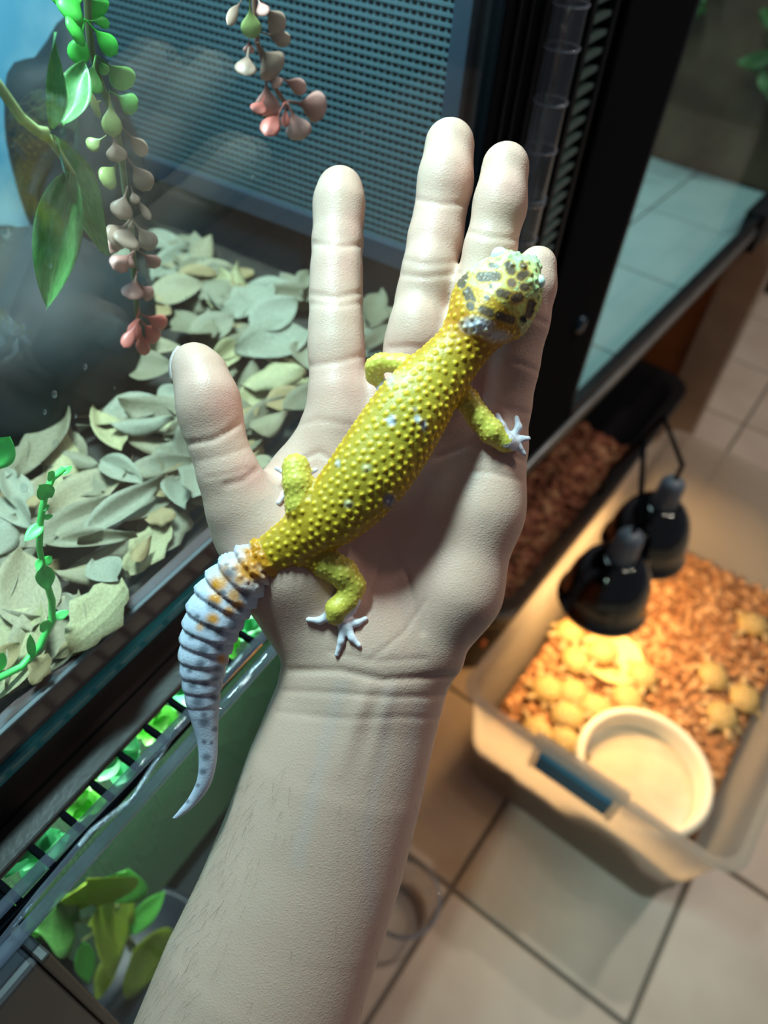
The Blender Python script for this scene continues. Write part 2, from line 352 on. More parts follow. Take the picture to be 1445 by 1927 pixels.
# stand under the side tank
ST = empty('wooden_stand', (1.74, .25, 0), 'wooden stand with orange end panel and beige leg under the long terrarium', 'stand')
sx_ = lambda *a, **k: sx(*a, parent=ST, **k)
sx_('end_panel', 1.09, 1.12, .055, .54, -1.25, -.640, M_wood)
sx_('front_leg', 1.04, 1.12, -.030, .055, -1.25, -.640, M_wood2)
sx_('rear_leg', 1.04, 1.12, .54, .58, -1.25, -.640, M_wood2)
sx_('top_rail', -.05, 1.04, .50, .54, -.70, -.640, M_wood2)
sx_('near_leg', -.045, -.005, .40, .54, -1.25, -.640, M_wood2)
bk = empty('black_cabinet', (3.0, -.1, 0), 'black cabinet on the floor beyond the wooden stand', 'cabinet')
bx('body', 2.72, 3.2, -.30, .18, -1.20, -.70, M_blackmatte, bk, .005)
bx('door', 2.705, 2.72, -.29, .17, -1.19, -.71, M_black, bk, .003)
bx('plinth', 2.76, 3.16, -.27, .15, -1.25, -1.20, M_blackmatte, bk)
wl = bx('wall_back', 4.4, 4.5, -1.9, 2.2, -1.25, 1.45, mat('wall_paint', (.16, .15, .15), .9), None); tag(wl, kind='structure'); wl['label'] = 'plain grey wall at the far end of the room'

# ------------------------------------------------------------------ leaf tools
def leafmesh(name, kind, fold=.15, bend=.2, twist=.1, n=10, m=3, seed=0):
    """unit leaf along +x, half width .5 across y; two-sided sheet with its own thickness"""
    r = random.Random(seed); v = []; f = []; cols = 2*m+1
    ph = r.uniform(0, 6)
    for i in range(n+1):
        t = i/n
        if kind == 'oval': wd = math.sin(math.pi*t**.85)**.8
        elif kind == 'lance': wd = math.sin(math.pi*t**.75)**1.1
        elif kind == 'oak': wd = math.sin(math.pi*t**1.1)**.7*(1+.16*math.sin(t*17+ph))
        else: wd = math.sin(math.pi*t**1.25)**.75
        wd = max(wd, .03)*.5
        for j in range(cols):
            q = (j-m)/m; y = q*wd
            z = fold*abs(q)**1.4*wd*2 + bend*(t-.5)**2*2 + twist*q*(t-.5) + .02*math.sin(9*t+ph+3*q)
            v.append((t, y, z))
    for i in range(n):
        for j in range(cols-1): a = i*cols+j; f.append((a, a+cols, a+cols+1, a+1))
    me = bpy.data.meshes.new(name); me.from_pydata(v, [], f); me.update(); smooth(me); return me
def align(a, b, width, normal, roll=0, zscale=None):
    """matrix that lays a unit leaf from a to b, blade facing `normal`"""
    if normal is VIEW: normal = CAM0-np.array(a)
    a = Vector(a); b = Vector(b); x = b-a; L = x.length; x = x.normalized(); nz = Vector(normal); nz = (nz-x*nz.dot(x)).normalized(); y = nz.cross(x)
    M = Matrix((( x.x, y.x, nz.x, a.x), (x.y, y.y, nz.y, a.y), (x.z, y.z, nz.z, a.z), (0, 0, 0, 1)))
    return M @ Matrix.Rotation(roll, 4, 'X') @ Matrix.Diagonal((L, width, zscale or L*.5, 1))
def thick(o, t):
    s = o.modifiers.new('solid', 'SOLIDIFY'); s.thickness = t; s.offset = 0; return o
VIEW = -ray(CX, CY)                                               # from the scene towards the viewer
# teardrop succulent leaf, unit length along +x, solid
def dropmesh(name, cols):
    n, k = 12, 8; v = []; f = []; c = []
    for i in range(n+1):
        t = i/n
        r = (.035+.06*t if t < .3 else .053+.447*math.sin(min(1, (t-.3)/.42)*math.pi/2)**1.6 if t < .72 else .5*math.sqrt(max(0, 1-((t-.72)/.28)**2)))
        r = max(r, .004)
        for j in range(k):
            a = 2*math.pi*j/k; v.append((t, r*math.cos(a), .34*r*math.sin(a) + .10*t*t))
            u = min(1, max(0, (t-.35)/.55)); c.append(tuple(cols[0][q]*(1-u)+cols[1][q]*u for q in range(3)))
    for i in range(n):
        for j in range(k): f.append((i*k+j, i*k+(j+1)%k, (i+1)*k+(j+1)%k, (i+1)*k+j))
    f.append(tuple(range(k-1, -1, -1))); f.append(tuple(n*k+j for j in range(k)))
    me = bpy.data.meshes.new(name); me.from_pydata(v, [], f); me.update(); smooth(me)
    a = me.color_attributes.new('Col', 'FLOAT_COLOR', 'POINT'); a.data.foreach_set('color', np.array([(*q, 1) for q in c], np.float32).ravel())
    me.materials.append(M_leafg); return me
DROP = {'green': dropmesh('drop_leaf', ((.03, .30, .02), (.09, .62, .08))), 'mid': dropmesh('drop_leaf', ((.06, .20, .03), (.20, .50, .12))), 'olive': dropmesh('drop_leaf', ((.15, .17, .05), (.38, .44, .15))),
        'tan': dropmesh('drop_leaf', ((.18, .10, .07), (.52, .33, .25))), 'pink': dropmesh('drop_leaf', ((.26, .09, .07), (.70, .36, .31))), 'red': dropmesh('drop_leaf', ((.40, .08, .06), (.72, .20, .16)))}
def vine(name, label, cat, stem, srad, leaves, Y, smat, jit=.008):
    b = onY(*stem[0], Y); root = empty(name, b, label, cat)
    p0_ = onY(*stem[0], Y+.004); up_pts = [p0_*(1-t)+np.array((p0_[0]+.01*math.sin(5*t), Y+.004, H+.318))*t for t in np.linspace(1, 0, 9)][:-1]
    m = MB(); m.tube(up_pts+[onY(px, py, Y+.004) for px, py in stem], srad[0], 7); m.build('stem', smat, root, sm=True)
    for k in range(26):                                           # the strand goes on up to the tank top
        q = up_pts[0]+(p0_-up_pts[0])*random.uniform(.05, .97); an = random.uniform(0, 6.28); e = q+np.array((math.cos(an)*.010, math.sin(an)*.006, -.010)); link('leaf', DROP[leaves[0][5] if name == 'hanging_vine' else random.choice(['tan', 'olive', 'pink'])], None, root, align(q, e, .0065, VIEW, random.uniform(-.35, .35), .006))
    for (x0, y0, x1, y1, wpx, c) in leaves:
        y = Y+random.uniform(-jit, jit); a = onY(x0, y0, Y+.002); e = onY(x1, y1, y); s = np.linalg.norm(e-a)/max(1, math.hypot(x1-x0, y1-y0))
        link('leaf', DROP[c], None, root, align(a, e, wpx*s*1.3, VIEW, random.uniform(-.35, .35), wpx*s*1.2))
    return root
vine('hanging_vine', 'long hanging vine of drop-shaped leaves, green turning pink towards its tip', 'vine',
     [(163, -40), (166, 40), (172, 100), (190, 160), (212, 215), (228, 290), (236, 360), (246, 420), (250, 480), (256, 560), (262, 620)], [.0013]*11,
     [(163, -10, 118, 34, 34, 'green'), (163, -12, 186, 28, 34, 'green'), (150, -20, 95, 0, 24, 'green'), (160, 36, 143, 122, 34, 'green'), (160, 36, 219, 102, 34, 'green'), (160, 36, 132, 70, 22, 'green'), (162, 38, 205, 44, 12, 'green'),
      (180, 104, 168, 176, 32, 'mid'), (182, 105, 246, 160, 32, 'mid'), (182, 105, 200, 140, 18, 'mid'), (205, 170, 258, 205, 34, 'mid'), (205, 172, 212, 258, 34, 'olive'), (190, 190, 170, 200, 20, 'olive'),
      (200, 255, 165, 279, 22, 'olive'), (212, 250, 222, 305, 34, 'tan'), (230, 240, 275, 290, 16, 'tan'), (226, 300, 192, 350, 26, 'olive'), (236, 292, 282, 356, 32, 'tan'), (240, 350, 224, 413, 34, 'tan'), (246, 350, 256, 384, 18, 'tan'), (248, 360, 283, 414, 14, 'tan'),
      (246, 412, 205, 460, 30, 'tan'), (248, 415, 231, 468, 32, 'tan'), (248, 412, 290, 468, 30, 'tan'), (250, 425, 196, 476, 20, 'pink'), (254, 470, 212, 508, 26, 'pink'), (254, 474, 236, 500, 22, 'pink'), (258, 470, 300, 500, 22, 'pink'),
      (258, 510, 246, 566, 28, 'pink'), (258, 530, 285, 560, 18, 'pink'), (262, 580, 250, 640, 20, 'red'), (262, 590, 312, 612, 18, 'red'), (262, 600, 296, 640, 18, 'red'), (262, 600, 232, 655, 18, 'red'), (262, 610, 272, 668, 16, 'red')], .232, mat('vine_stem', (.10, .12, .04), .5), .006)
vine('hanging_sprig', 'short hanging sprig of pink and tan drop-shaped leaves', 'vine',
     [(478, -40), (480, 30), (484, 80), (500, 130), (520, 170), (540, 200)], [.0011]*6,
     [(462, -12, 426, 48, 12, 'tan'), (470, -5, 473, 72, 36, 'olive'), (482, -10, 500, 32, 22, 'pink'), (490, 0, 530, 60, 26, 'tan'), (488, 60, 545, 78, 12, 'tan'), (468, 72, 468, 101, 17, 'pink'), (468, 88, 460, 146, 27, 'tan'), (484, 80, 520, 138, 42, 'tan'),
      (500, 138, 504, 219, 36, 'pink'), (506, 136, 528, 162, 20, 'pink'), (520, 144, 575, 169, 13, 'pink'), (498, 180, 482, 216, 14, 'red'), (536, 192, 498, 258, 24, 'red'), (538, 190, 536, 240, 15, 'red'), (540, 192, 570, 262, 44, 'pink'), (540, 190, 611, 204, 28, 'pink')], .222, mat('sprig_stem', (.22, .09, .06), .5), .005)
# broad-leaved twig close behind the glass
tw = empty('leafy_twig', onY(0, 165, .19), 'pale twig with three broad pointed green leaves', 'plant')
tw0 = onY(-30, 120, .19); m = MB(); m.tube([tw0+np.array((-.10, .05, -.16)), tw0+np.array((-.07, .03, -.05)), tw0+np.array((-.03, .008, .005)), tw0, onY(0, 165, .19), onY(40, 222, .19), onY(68, 245, .19), onY(86, 252, .19)], [.0014]*7+[.0019], 8); m.tube([onY(86, 252, .19), onY(112, 288, .19), onY(136, 325, .19)], [.0012, .0010, .0009], 8); m.build('stem', M_stem, tw, sm=True)
for (x0, y0, x1, y1, wpx, yy, k, r_) in [(96, 242, 100, 60, 46, .192, 'lance', .5), (120, 240, 160, 120, 60, .195, 'oval', -.3), (136, 322, 90, 582, 88, .189, 'oval', .25), (92, 250, 190, 475, 60, .200, 'lance', -.6)]:
    a = onY(x0, y0, .19); e = onY(x1, y1, yy); s = np.linalg.norm(e-a)/math.hypot(x1-x0, y1-y0)
    me = leafmesh('broad_leaf', k, .20, .12, .15, 14, 4, seed=x0)
    lf = thick(link('leaf', me, M_leafd, tw, align(a, e, wpx*s, VIEW, r_)), .0006)
    rb = MB(); rb.tube([(t, 0, .12*(t-.5)**2*2+.02*0+.006) for t in np.linspace(0, 1, 8)], [.008*(1-.8*t) for t in np.linspace(0, 1, 8)], 6)
    rme, rM = rb.mesh('midrib', True, False); link('midrib', rme, M_stem, lf, W[lf] @ Matrix.Translation((0, 0, .012)))
# lime creeping vine at the front of the litter
root = empty('creeping_vine', onY(60, 1240, .188), 'thin lime green creeping vine with small round leaves on the leaf litter', 'vine')
st = [(-30, 1290), (0, 1275), (40, 1255), (75, 1215), (98, 1165), (98, 1130), (84, 1085), (74, 1030), (76, 980), (84, 935), (98, 900), (120, 882)]
m = MB(); m.tube([onY(px, py, .1848) for px, py in st], [.0014]*6+[.0012]*6, 8); m.build('stem', M_lime, root, sm=True)
lm = leafmesh('round_leaf', 'oval', .1, .2, .1, 8, 2, 3)
for (x0, y0, x1, y1, wpx) in [(112, 892, 136, 878, 16), (100, 900, 88, 890, 10), (95, 935, 70, 912, 20), (80, 985, 46, 1020, 24), (80, 975, 100, 970, 12), (84, 1062, 98, 1046, 16), (82, 1062, 88, 1110, 30), (100, 1165, 130, 1150, 20), (92, 1180, 72, 1175, 12), (60, 1235, 54, 1190, 10), (76, 1050, 70, 1075, 14), (78, 960, 94, 950, 12)]:
    a = onY(x0, y0, .1845); e = onY(x1, y1, .1828); s = np.linalg.norm(e-a)/math.hypot(x1-x0, y1-y0)
    thick(link('leaf', lm, M_lime, root, align(a, e, wpx*s, VIEW, random.uniform(-.4, .4))), .0008)
root = empty('leaf_shoot', onY(-20, 860, .19), 'bright lime leaf shoot showing at the glass beside the dark rock', 'plant')
m = MB(); m.tube([onY(-40, 900, .19), onY(-15, 862, .19)], .001, 6); m.build('stem', M_lime, root, sm=True)
thick(link('leaf', lm, M_lime, root, align(onY(-20, 880, .19), onY(18, 820, .188), .010, VIEW, .2)), .0008)
root = empty('leaf_shoot', onY(-20, 1270, .188), 'small lime leaf shoot lying by the glass track at the creeping vine root', 'plant')
m = MB(); m.tube([onY(-30, 1310, .19), onY(-8, 1260, .19)], .001, 6); m.build('stem', M_lime, root, sm=True)
thick(link('leaf', lm, M_lime, root, align(onY(-12, 1265, .189), onY(6, 1225, .187), .006, VIEW, .2)), .0008)

# ------------------------------------------------------------------ soil, rock, leaf litter
def heightfield(quad, z, amp, nx, ny, seed, freq=9):
    r = np.random.default_rng(seed); ph = r.uniform(0, 6.28, (8, 3)); v = []; f = []
    q = [np.array(p, float) for p in quad]
    for i in range(nx+1):
        for j in range(ny+1):
            a, b = i/nx, j/ny; p = (q[0]*(1-a)+q[1]*a)*(1-b)+(q[3]*(1-a)+q[2]*a)*b
            h = sum(math.sin(freq*(k*.7+1)*(p[0]*math.cos(ph[k, 0])+p[1]*math.sin(ph[k, 0]))*3+ph[k, 1])/(k+1.5) for k in range(8))*amp + r.normal()*amp*.35
            v.append((p[0], p[1], z+h))
    for i in range(nx):
        for j in range(ny): a = i*(ny+1)+j; f.append((a, a+ny+1, a+ny+2, a+1))
    n = len(v); bz = z-amp*6                                       # skirt and base
    ring = [i*(ny+1) for i in range(nx+1)]+[nx*(ny+1)+j for j in range(1, ny+1)]+[i*(ny+1)+ny for i in range(nx-1, -1, -1)]+[j for j in range(ny-1, 0, -1)]
    for k in ring: v.append((v[k][0], v[k][1], bz))
    L = len(ring)
    for k in range(L): f.append((ring[k], n+k, n+(k+1) % L, ring[(k+1) % L]))
    mb = MB(); mb.add(v, f); return mb
hf = heightfield([(-.29, .182), (.392, .182), (.392, .484), (-.29, .484)], H-.272, .0012, 60, 30, 2, 12)
so = hf.build('soil', M_soil, None, sm=True); tag(so, 'dark crumbly soil under the leaf litter', 'soil', kind='stuff')
def blob(name, c, rad, m, seed, amp=.12, parent=None, sub=4):
    import bmesh
    bm = bmesh.new(); bmesh.ops.create_icosphere(bm, subdivisions=sub, radius=1); r = random.Random(seed); k = [(Vector((r.gauss(0, 1), r.gauss(0, 1), r.gauss(0, 1))).normalized(), r.uniform(1.5, 5), r.uniform(0, 6)) for _ in range(9)]
    for v in bm.verts:
        d = 1+amp*sum(math.sin(f*3*v.co.dot(a)+p)/f for a, f, p in k)/2
        v.co = Vector((v.co.x*rad[0]*d, v.co.y*rad[1]*d, v.co.z*rad[2]*d))
    me = bpy.data.meshes.new(name); bm.to_mesh(me); bm.free(); smooth(me)
    return link(name, me, m, parent, Matrix.Translation(Vector(c)))
rk = blob('rock', onZ(20, 700, H-.245)+np.array((.02, .02, 0)), (.085, .062, .055), M_rock, 3, .10); tag(rk, 'large smooth dark grey rock in the leaf litter', 'rock')
rk2 = blob('rock', (.335, .432, H-.21), (.045, .040, .075), M_rock, 8, .14); tag(rk2, 'dark upright stone against the mesh wall at the tank back corner', 'rock')
LF = [leafmesh('dry_leaf', k, fo, be, tw_, 10, 3, i) for i, (k, fo, be, tw_) in enumerate([('oval', .22, .35, .2), ('lance', .30, .25, .3), ('oak', .15, .3, -.2), ('oval', -.20, -.25, .3), ('ob', .25, .45, -.3), ('lance', -.25, .3, .2), ('oak', -.18, -.3, .25), ('oval', .38, .15, -.1)])]
LV = {}
def dryleaf(a, b, wd, mi, li, roll, label):
    key = (li, mi)
    if key not in LV:
        me = LF[li].copy(); me.materials.append(DRY[mi]); LV[key] = me
    o = link('dry_leaf', LV[key], None, None, align(a, b, wd, (0, -.25, 1), roll))
    tag(o, label or '%s %s dry leaf in the litter behind the glass' % (['tan', 'greyish tan', 'ochre', 'olive brown', 'pale grey green', 'pale yellow'][mi], ['oval upcurled', 'narrow upcurled', 'wavy-edged upcurled', 'oval drooping', 'blunt-tipped', 'narrow twisted', 'wavy-edged drooping', 'deeply folded oval'][li]), 'leaf', 'dry leaves of the leaf litter'); return thick(o, .0005)
LL = None
big = [(40, 905, 135, 780, 62, 3, 4, -.3), (145, 1025, 310, 905, 50, 4, 1, .1), (100, 1010, 205, 965, 46, 1, 5, .2), (60, 1195, 40, 1040, 95, 0, 0, .1), (132, 1232, 228, 1095, 90, 5, 2, 0), (-20, 1045, 30, 965, 60, 4, 3, .1), (5, 940, 70, 1000, 34, 4, 1, .3),
       (120, 850, 190, 880, 30, 1, 5, .2), (190, 870, 272, 915, 40, 4, 7, .2), (240, 890, 365, 870, 46, 1, 0, .1), (120, 905, 205, 930, 44, 3, 2, .1), (270, 975, 330, 965, 40, 2, 6, 0), (250, 1060, 285, 1010, 26, 2, 5, .2), (330, 905, 350, 960, 34, 4, 1, .1),
       (90, 1030, 260, 1010, 40, 1, 1, .15), (100, 1070, 240, 1075, 44, 0, 3, 0), (180, 1060, 225, 1095, 40, 4, 0, .1), (110, 1120, 140, 1165, 30, 1, 7, 0), (40, 950, 80, 935, 26, 2, 6, 0), (300, 840, 360, 905, 34, 4, 3, .1),
       (280, 560, 380, 540, 70, 0, 0, .15), (380, 560, 440, 530, 60, 1, 3, 0), (425, 600, 512, 540, 62, 4, 2, -.1), (470, 620, 560, 570, 70, 4, 0, .1), (440, 670, 580, 630, 90, 4, 4, 0), (450, 720, 570, 690, 60, 5, 6, .1), (360, 640, 440, 600, 60, 1, 0, 0), (330, 600, 400, 640, 50, 3, 2, 0),
       (500, 770, 575, 740, 50, 2, 0, .1), (470, 810, 540, 780, 46, 0, 5, 0), (240, 700, 330, 690, 70, 3, 1, .1), (210, 800, 330, 790, 40, 4, 5, .2), (300, 760, 340, 730, 50, 4, 0, 0), (690, 650, 725, 620, 50, 3, 0, .1), (560, 650, 590, 700, 40, 1, 1, 0), (390, 860, 360, 940, 40, 4, 2, .1),
       (60, 1290, 90, 1230, 40, 2, 2, 0), (-10, 1260, 40, 1210, 46, 2, 0, 0), (180, 1180, 100, 1240, 44, 2, 3, .1), (470, 870, 520, 880, 40, 0, 0, 0), (440, 900, 490, 850, 34, 2, 5, .1)]
for (x0, y0, x1, y1, wpx, mi, li, r_) in big:
    zz = H-.262+random.uniform(0, .006); a = onZ(x0, y0, zz); e = onZ(x1, y1, zz+random.uniform(-.002, .008)); s = np.linalg.norm(e-a)/math.hypot(x1-x0, y1-y0)
    dryleaf(a, e, wpx*s*1.05, mi, li, r_, LL)
for k in range(230):
    x = random.uniform(-.02, .385); y = .186+.21*random.random()**1.4; an = random.uniform(0, 6.28); L = random.uniform(.032, .058); z = H-.270+random.uniform(.002, .009)
    dx, dy = math.cos(an)*L/2, math.sin(an)*L/2
    if not (.183 < y-abs(dy) and x+abs(dx) < .392): continue
    dryleaf((x-dx, y-dy, z), (x+dx, y+dy, z+random.uniform(-.002, .006)), L*random.uniform(.35, .6), random.randrange(6), random.randrange(8), random.uniform(-.35, .35), LL)

# ------------------------------------------------------------------ implicit surfaces for the hand and the gecko
D0 = 262.0                                                        # working plane, mm in front of the camera
def loc(px, py, w): s = (D0-w)/F; return np.array(((px-CX)*s, -(py-CY)*s, w))
def mmr(r, w): return r*(D0-w)/F
def toworld(P):
    c = np.stack([P[:, 0], -P[:, 1], D0-P[:, 2]], 1)/1000.0
    return c @ R3.T + CAM0
def topx(P): s = F/(D0-P[:, 2]); return np.stack([CX+P[:, 0]*s, CY-P[:, 1]*s], 1)
class Vol:
    def __init__(s, lo, hi, h):
        s.h = h; s.lo = np.array(lo, float); s.n = [int((hi[i]-lo[i])/h)+1 for i in range(3)]
        s.ax = [np.float32(lo[i]+h*np.arange(s.n[i])) for i in range(3)]; s.v = np.full(s.n, 30, np.float32)
    def cone(s, a, b, r1, r2, k, flat=1.0):
        a = np.array(a, float); b = np.array(b, float); rm = max(r1, r2)+k+2*s.h
        sl = []
        for i in range(3):
            l = min(a[i], b[i])-rm; u = max(a[i], b[i])+rm
            i0 = max(0, int((l-s.lo[i])/s.h)); i1 = min(s.n[i], int((u-s.lo[i])/s.h)+2)
            if i1 <= i0: return
            sl.append(slice(i0, i1))
        X = s.ax[0][sl[0]][:, None, None]-a[0]; Y = s.ax[1][sl[1]][None, :, None]-a[1]; Z = (s.ax[2][sl[2]][None, None, :]-a[2])/flat
        d = b-a; d[2] /= flat; L2 = float(d@d)+1e-9
        t = np.clip((X*d[0]+Y*d[1]+Z*d[2])/L2, 0, 1).astype(np.float32)
        q = np.sqrt((X-t*d[0])**2+(Y-t*d[1])**2+(Z-t*d[2])**2)-(r1+t*(r2-r1))
        if flat < 1: q = q*(flat*.5+.5)
        o = s.v[tuple(sl)]
        if k > 0:
            hh = np.clip(.5+.5*(q-o)/k, 0, 1); s.v[tuple(sl)] = q*(1-hh)+o*hh-k*hh*(1-hh)
        else: s.v[tuple(sl)] = np.minimum(o, q)
    def chain(s, pts, k, flat=1.0):                                # pts: (px, py, r_px, w)
        P = [(loc(x, y, w_), mmr(r, w_)) for x, y, r, w_ in pts]
        for (a, r1), (b, r2) in zip(P[:-1], P[1:]): s.cone(a, b, r1, r2, k, flat)
    def nets(s):
        v = s.v; S = v < 0; n = s.n
        cnt = np.zeros([q-1 for q in n], np.int8); offs = [(i, j, k) for i in (0, 1) for j in (0, 1) for k in (0, 1)]
        for i, j, k in offs: cnt += S[i:n[0]-1+i, j:n[1]-1+j, k:n[2]-1+k]
        I = np.argwhere((cnt > 0) & (cnt < 8)); idx = np.full(cnt.shape, -1, np.int32); idx[tuple(I.T)] = np.arange(len(I))
        cv = {o: v[I[:, 0]+o[0], I[:, 1]+o[1], I[:, 2]+o[2]] for o in offs}
        acc = np.zeros((len(I), 3)); num = np.zeros(len(I))
        for o in offs:
            for axn in range(3):
                if o[axn]: continue
                p = list(o); p[axn] = 1; a = cv[o]; b = cv[tuple(p)]; m = (a < 0) != (b < 0)
                t = np.where(m, a/np.where(m, a-b, 1), 0); pt = np.array(o, float)[None, :].repeat(len(I), 0); pt[:, axn] += t
                acc[m] += pt[m]; num[m] += 1
        V = (I+acc/num[:, None])*s.h+s.lo
        Fq = []
        for axn in range(3):
            o1, o2 = [(1, 2), (2, 0), (0, 1)][axn]
            sa = [slice(1, -1)]*3; sb = [slice(1, -1)]*3; sa[axn] = slice(0, -1); sb[axn] = slice(1, None)
            A = S[tuple(sa)]; B = S[tuple(sb)]; E_ = np.argwhere(A != B); ins = A[tuple(E_.T)]
            base = E_.copy(); base[:, o1] += 1; base[:, o2] += 1
            def c(da, db):
                q = base.copy(); q[:, o1] -= da; q[:, o2] -= db; return idx[q[:, 0], q[:, 1], q[:, 2]]
            Q = np.stack([c(1, 1), c(0, 1), c(0, 0), c(1, 0)], 1); Q[~ins] = Q[~ins][:, ::-1]; Fq.append(Q)
        return V, np.concatenate(Fq)
def vnormals(V, Q):
    n = np.cross(V[Q[:, 2]]-V[Q[:, 0]], V[Q[:, 3]]-V[Q[:, 1]]); N = np.zeros_like(V)
    for k in range(4): np.add.at(N, Q[:, k], n)
    return N/np.maximum(np.linalg.norm(N, axis=1), 1e-9)[:, None]
def relax(V, Q, it, f=.5):
    E_ = np.concatenate([Q[:, [0, 1]], Q[:, [1, 2]], Q[:, [2, 3]], Q[:, [3, 0]]]); deg = np.bincount(E_.ravel(), minlength=len(V))[:, None]
    for _ in range(it):
        A = np.stack([np.bincount(E_[:, 0], V[E_[:, 1], k], len(V))+np.bincount(E_[:, 1], V[E_[:, 0], k], len(V)) for k in range(3)], 1)
        V = V*(1-f)+f*A/np.maximum(deg, 1)
    return V
def bigmesh(name, V, Q, colr, origin):
    me = bpy.data.meshes.new(name); P = toworld(V)-origin
    me.vertices.add(len(P)); me.vertices.foreach_set('co', P.astype(np.float32).ravel())
    me.loops.add(Q.size); me.loops.foreach_set('vertex_index', Q.astype(np.int32).ravel())
    me.polygons.add(len(Q)); me.polygons.foreach_set('loop_start', np.arange(len(Q), dtype=np.int32)*4); me.polygons.foreach_set('loop_total', np.full(len(Q), 4, np.int32))
    me.update(calc_edges=True); me.validate(); smooth(me)
    a = me.color_attributes.new('Col', 'FLOAT_COLOR', 'POINT'); C = np.ones((len(P), 4), np.float32); C[:, :3] = colr; a.data.foreach_set('color', C.ravel())
    return me
def polydist(P2, line):
    d = np.full(len(P2), 1e9); L = np.array(line, float)
    for a, b in zip(L[:-1], L[1:]):
        e = b-a; t = np.clip(((P2-a)@e)/max(e@e, 1e-9), 0, 1); d = np.minimum(d, np.linalg.norm(P2-a-t[:, None]*e, axis=1))
    return d
def mix(C, col, f): return C*(1-f[:, None])+np.array(col)[None, :]*f[:, None]
def vnoise(P, freq, seed, n=6):
    r = np.random.default_rng(seed); o = np.zeros(len(P))
    for k in range(n): o += np.sin(P@(nrm(r.normal(size=3))*freq*(1+.35*k))+r.uniform(0, 6.28))
    return o/n

# ------------------------------------------------------------------ hand and forearm
hv = Vol((-112, -262, -48), (72, 146, 44), .95)
ARM = [(700, 1215, 160, -2), (672, 1330, 158, -3), (628, 1470, 172, -4), (588, 1600, 180, -5), (545, 1720, 187, -5), (494, 1850, 199, -5), (440, 2000, 207, -5), (360, 2220, 216, -5)]
for a_, b_ in zip(ARM[:-1], ARM[1:]): hv.cone(loc(a_[0], a_[1], a_[3]), loc(b_[0], b_[1], b_[3]), mmr(a_[2], 0), mmr(b_[2], 0), 0, .74)
KP = 9
hv.chain([(610, 1190, 60, 0), (620, 950, 60, -2), (636, 745, 56, -2)], KP)
hv.chain([(670, 1190, 64, -2), (715, 950, 60, -3), (757, 735, 57, -1)], KP)
hv.chain([(740, 1190, 64, -2), (800, 950, 60, -2), (845, 765, 56, 1)], KP)
hv.chain([(800, 1190, 64, 0), (880, 950, 60, 0), (925, 820, 55, 3)], KP)
hv.chain([(590, 1150, 78, 1), (555, 1075, 92, 4), (500, 1000, 82, 6)], KP)               # thenar
hv.chain([(560, 1140, 70, -2), (470, 985, 70, 2)], KP)
hv.chain([(810, 1200, 66, 0), (858, 1110, 78, 3), (906, 960, 70, 4), (928, 850, 60, 4)], KP)   # hypothenar
hv.chain([(505, 950, 52, 1), (560, 890, 46, -3), (610, 820, 48, -4)], 6)                 # web of the thumb
FING = [[(640, 790, 58, -2), (633, 660, 52, -4), (632, 560, 49, -8), (635, 455, 47, -13), (638, 380, 46, -16), (640, 358, 44, -17)],
        [(757, 770, 58, -1), (777, 650, 53, -1), (797, 560, 51, -2), (819, 450, 51, -3), (838, 345, 50, -4), (846, 272, 47, -5)],
        [(848, 800, 56, 1), (880, 650, 52, 4), (905, 550, 50, 5), (922, 470, 49, 6), (940, 390, 48, 6), (951, 314, 45, 6)],
        [(922, 860, 55, 3), (948, 770, 50, 5), (966, 690, 47, 8), (988, 605, 45, 10), (1004, 540, 42, 11), (1011, 500, 37, 11)]]
for fch in FING: hv.chain(fch, 2.2)
hv.chain([(500, 1005, 74, 5), (455, 950, 66, 9), (430, 892, 56, 12), (408, 830, 52, 13), (398, 790, 56, 13), (392, 755, 56, 13), (377, 705, 49, 12), (366, 686, 42, 11)], 3)
for x, y, w_, r_ in [(638, 385, -14, 41), (838, 325, -1, 44), (942, 370, 9, 42), (390, 745, 16, 49), (632, 610, -4, 44), (785, 610, 3, 48), (633, 505, -9, 42), (808, 505, 1, 45)]: hv.cone(loc(x, y, w_), loc(x, y+18, w_), mmr(r_, w_), mmr(r_, w_), 4)    # finger pads
HV, HQ = hv.nets(); del hv
HV = relax(HV, HQ, 9); HN = vnormals(HV, HQ); HP = topx(HV); face = np.clip(HN[:, 2]*2.5, 0, 1)
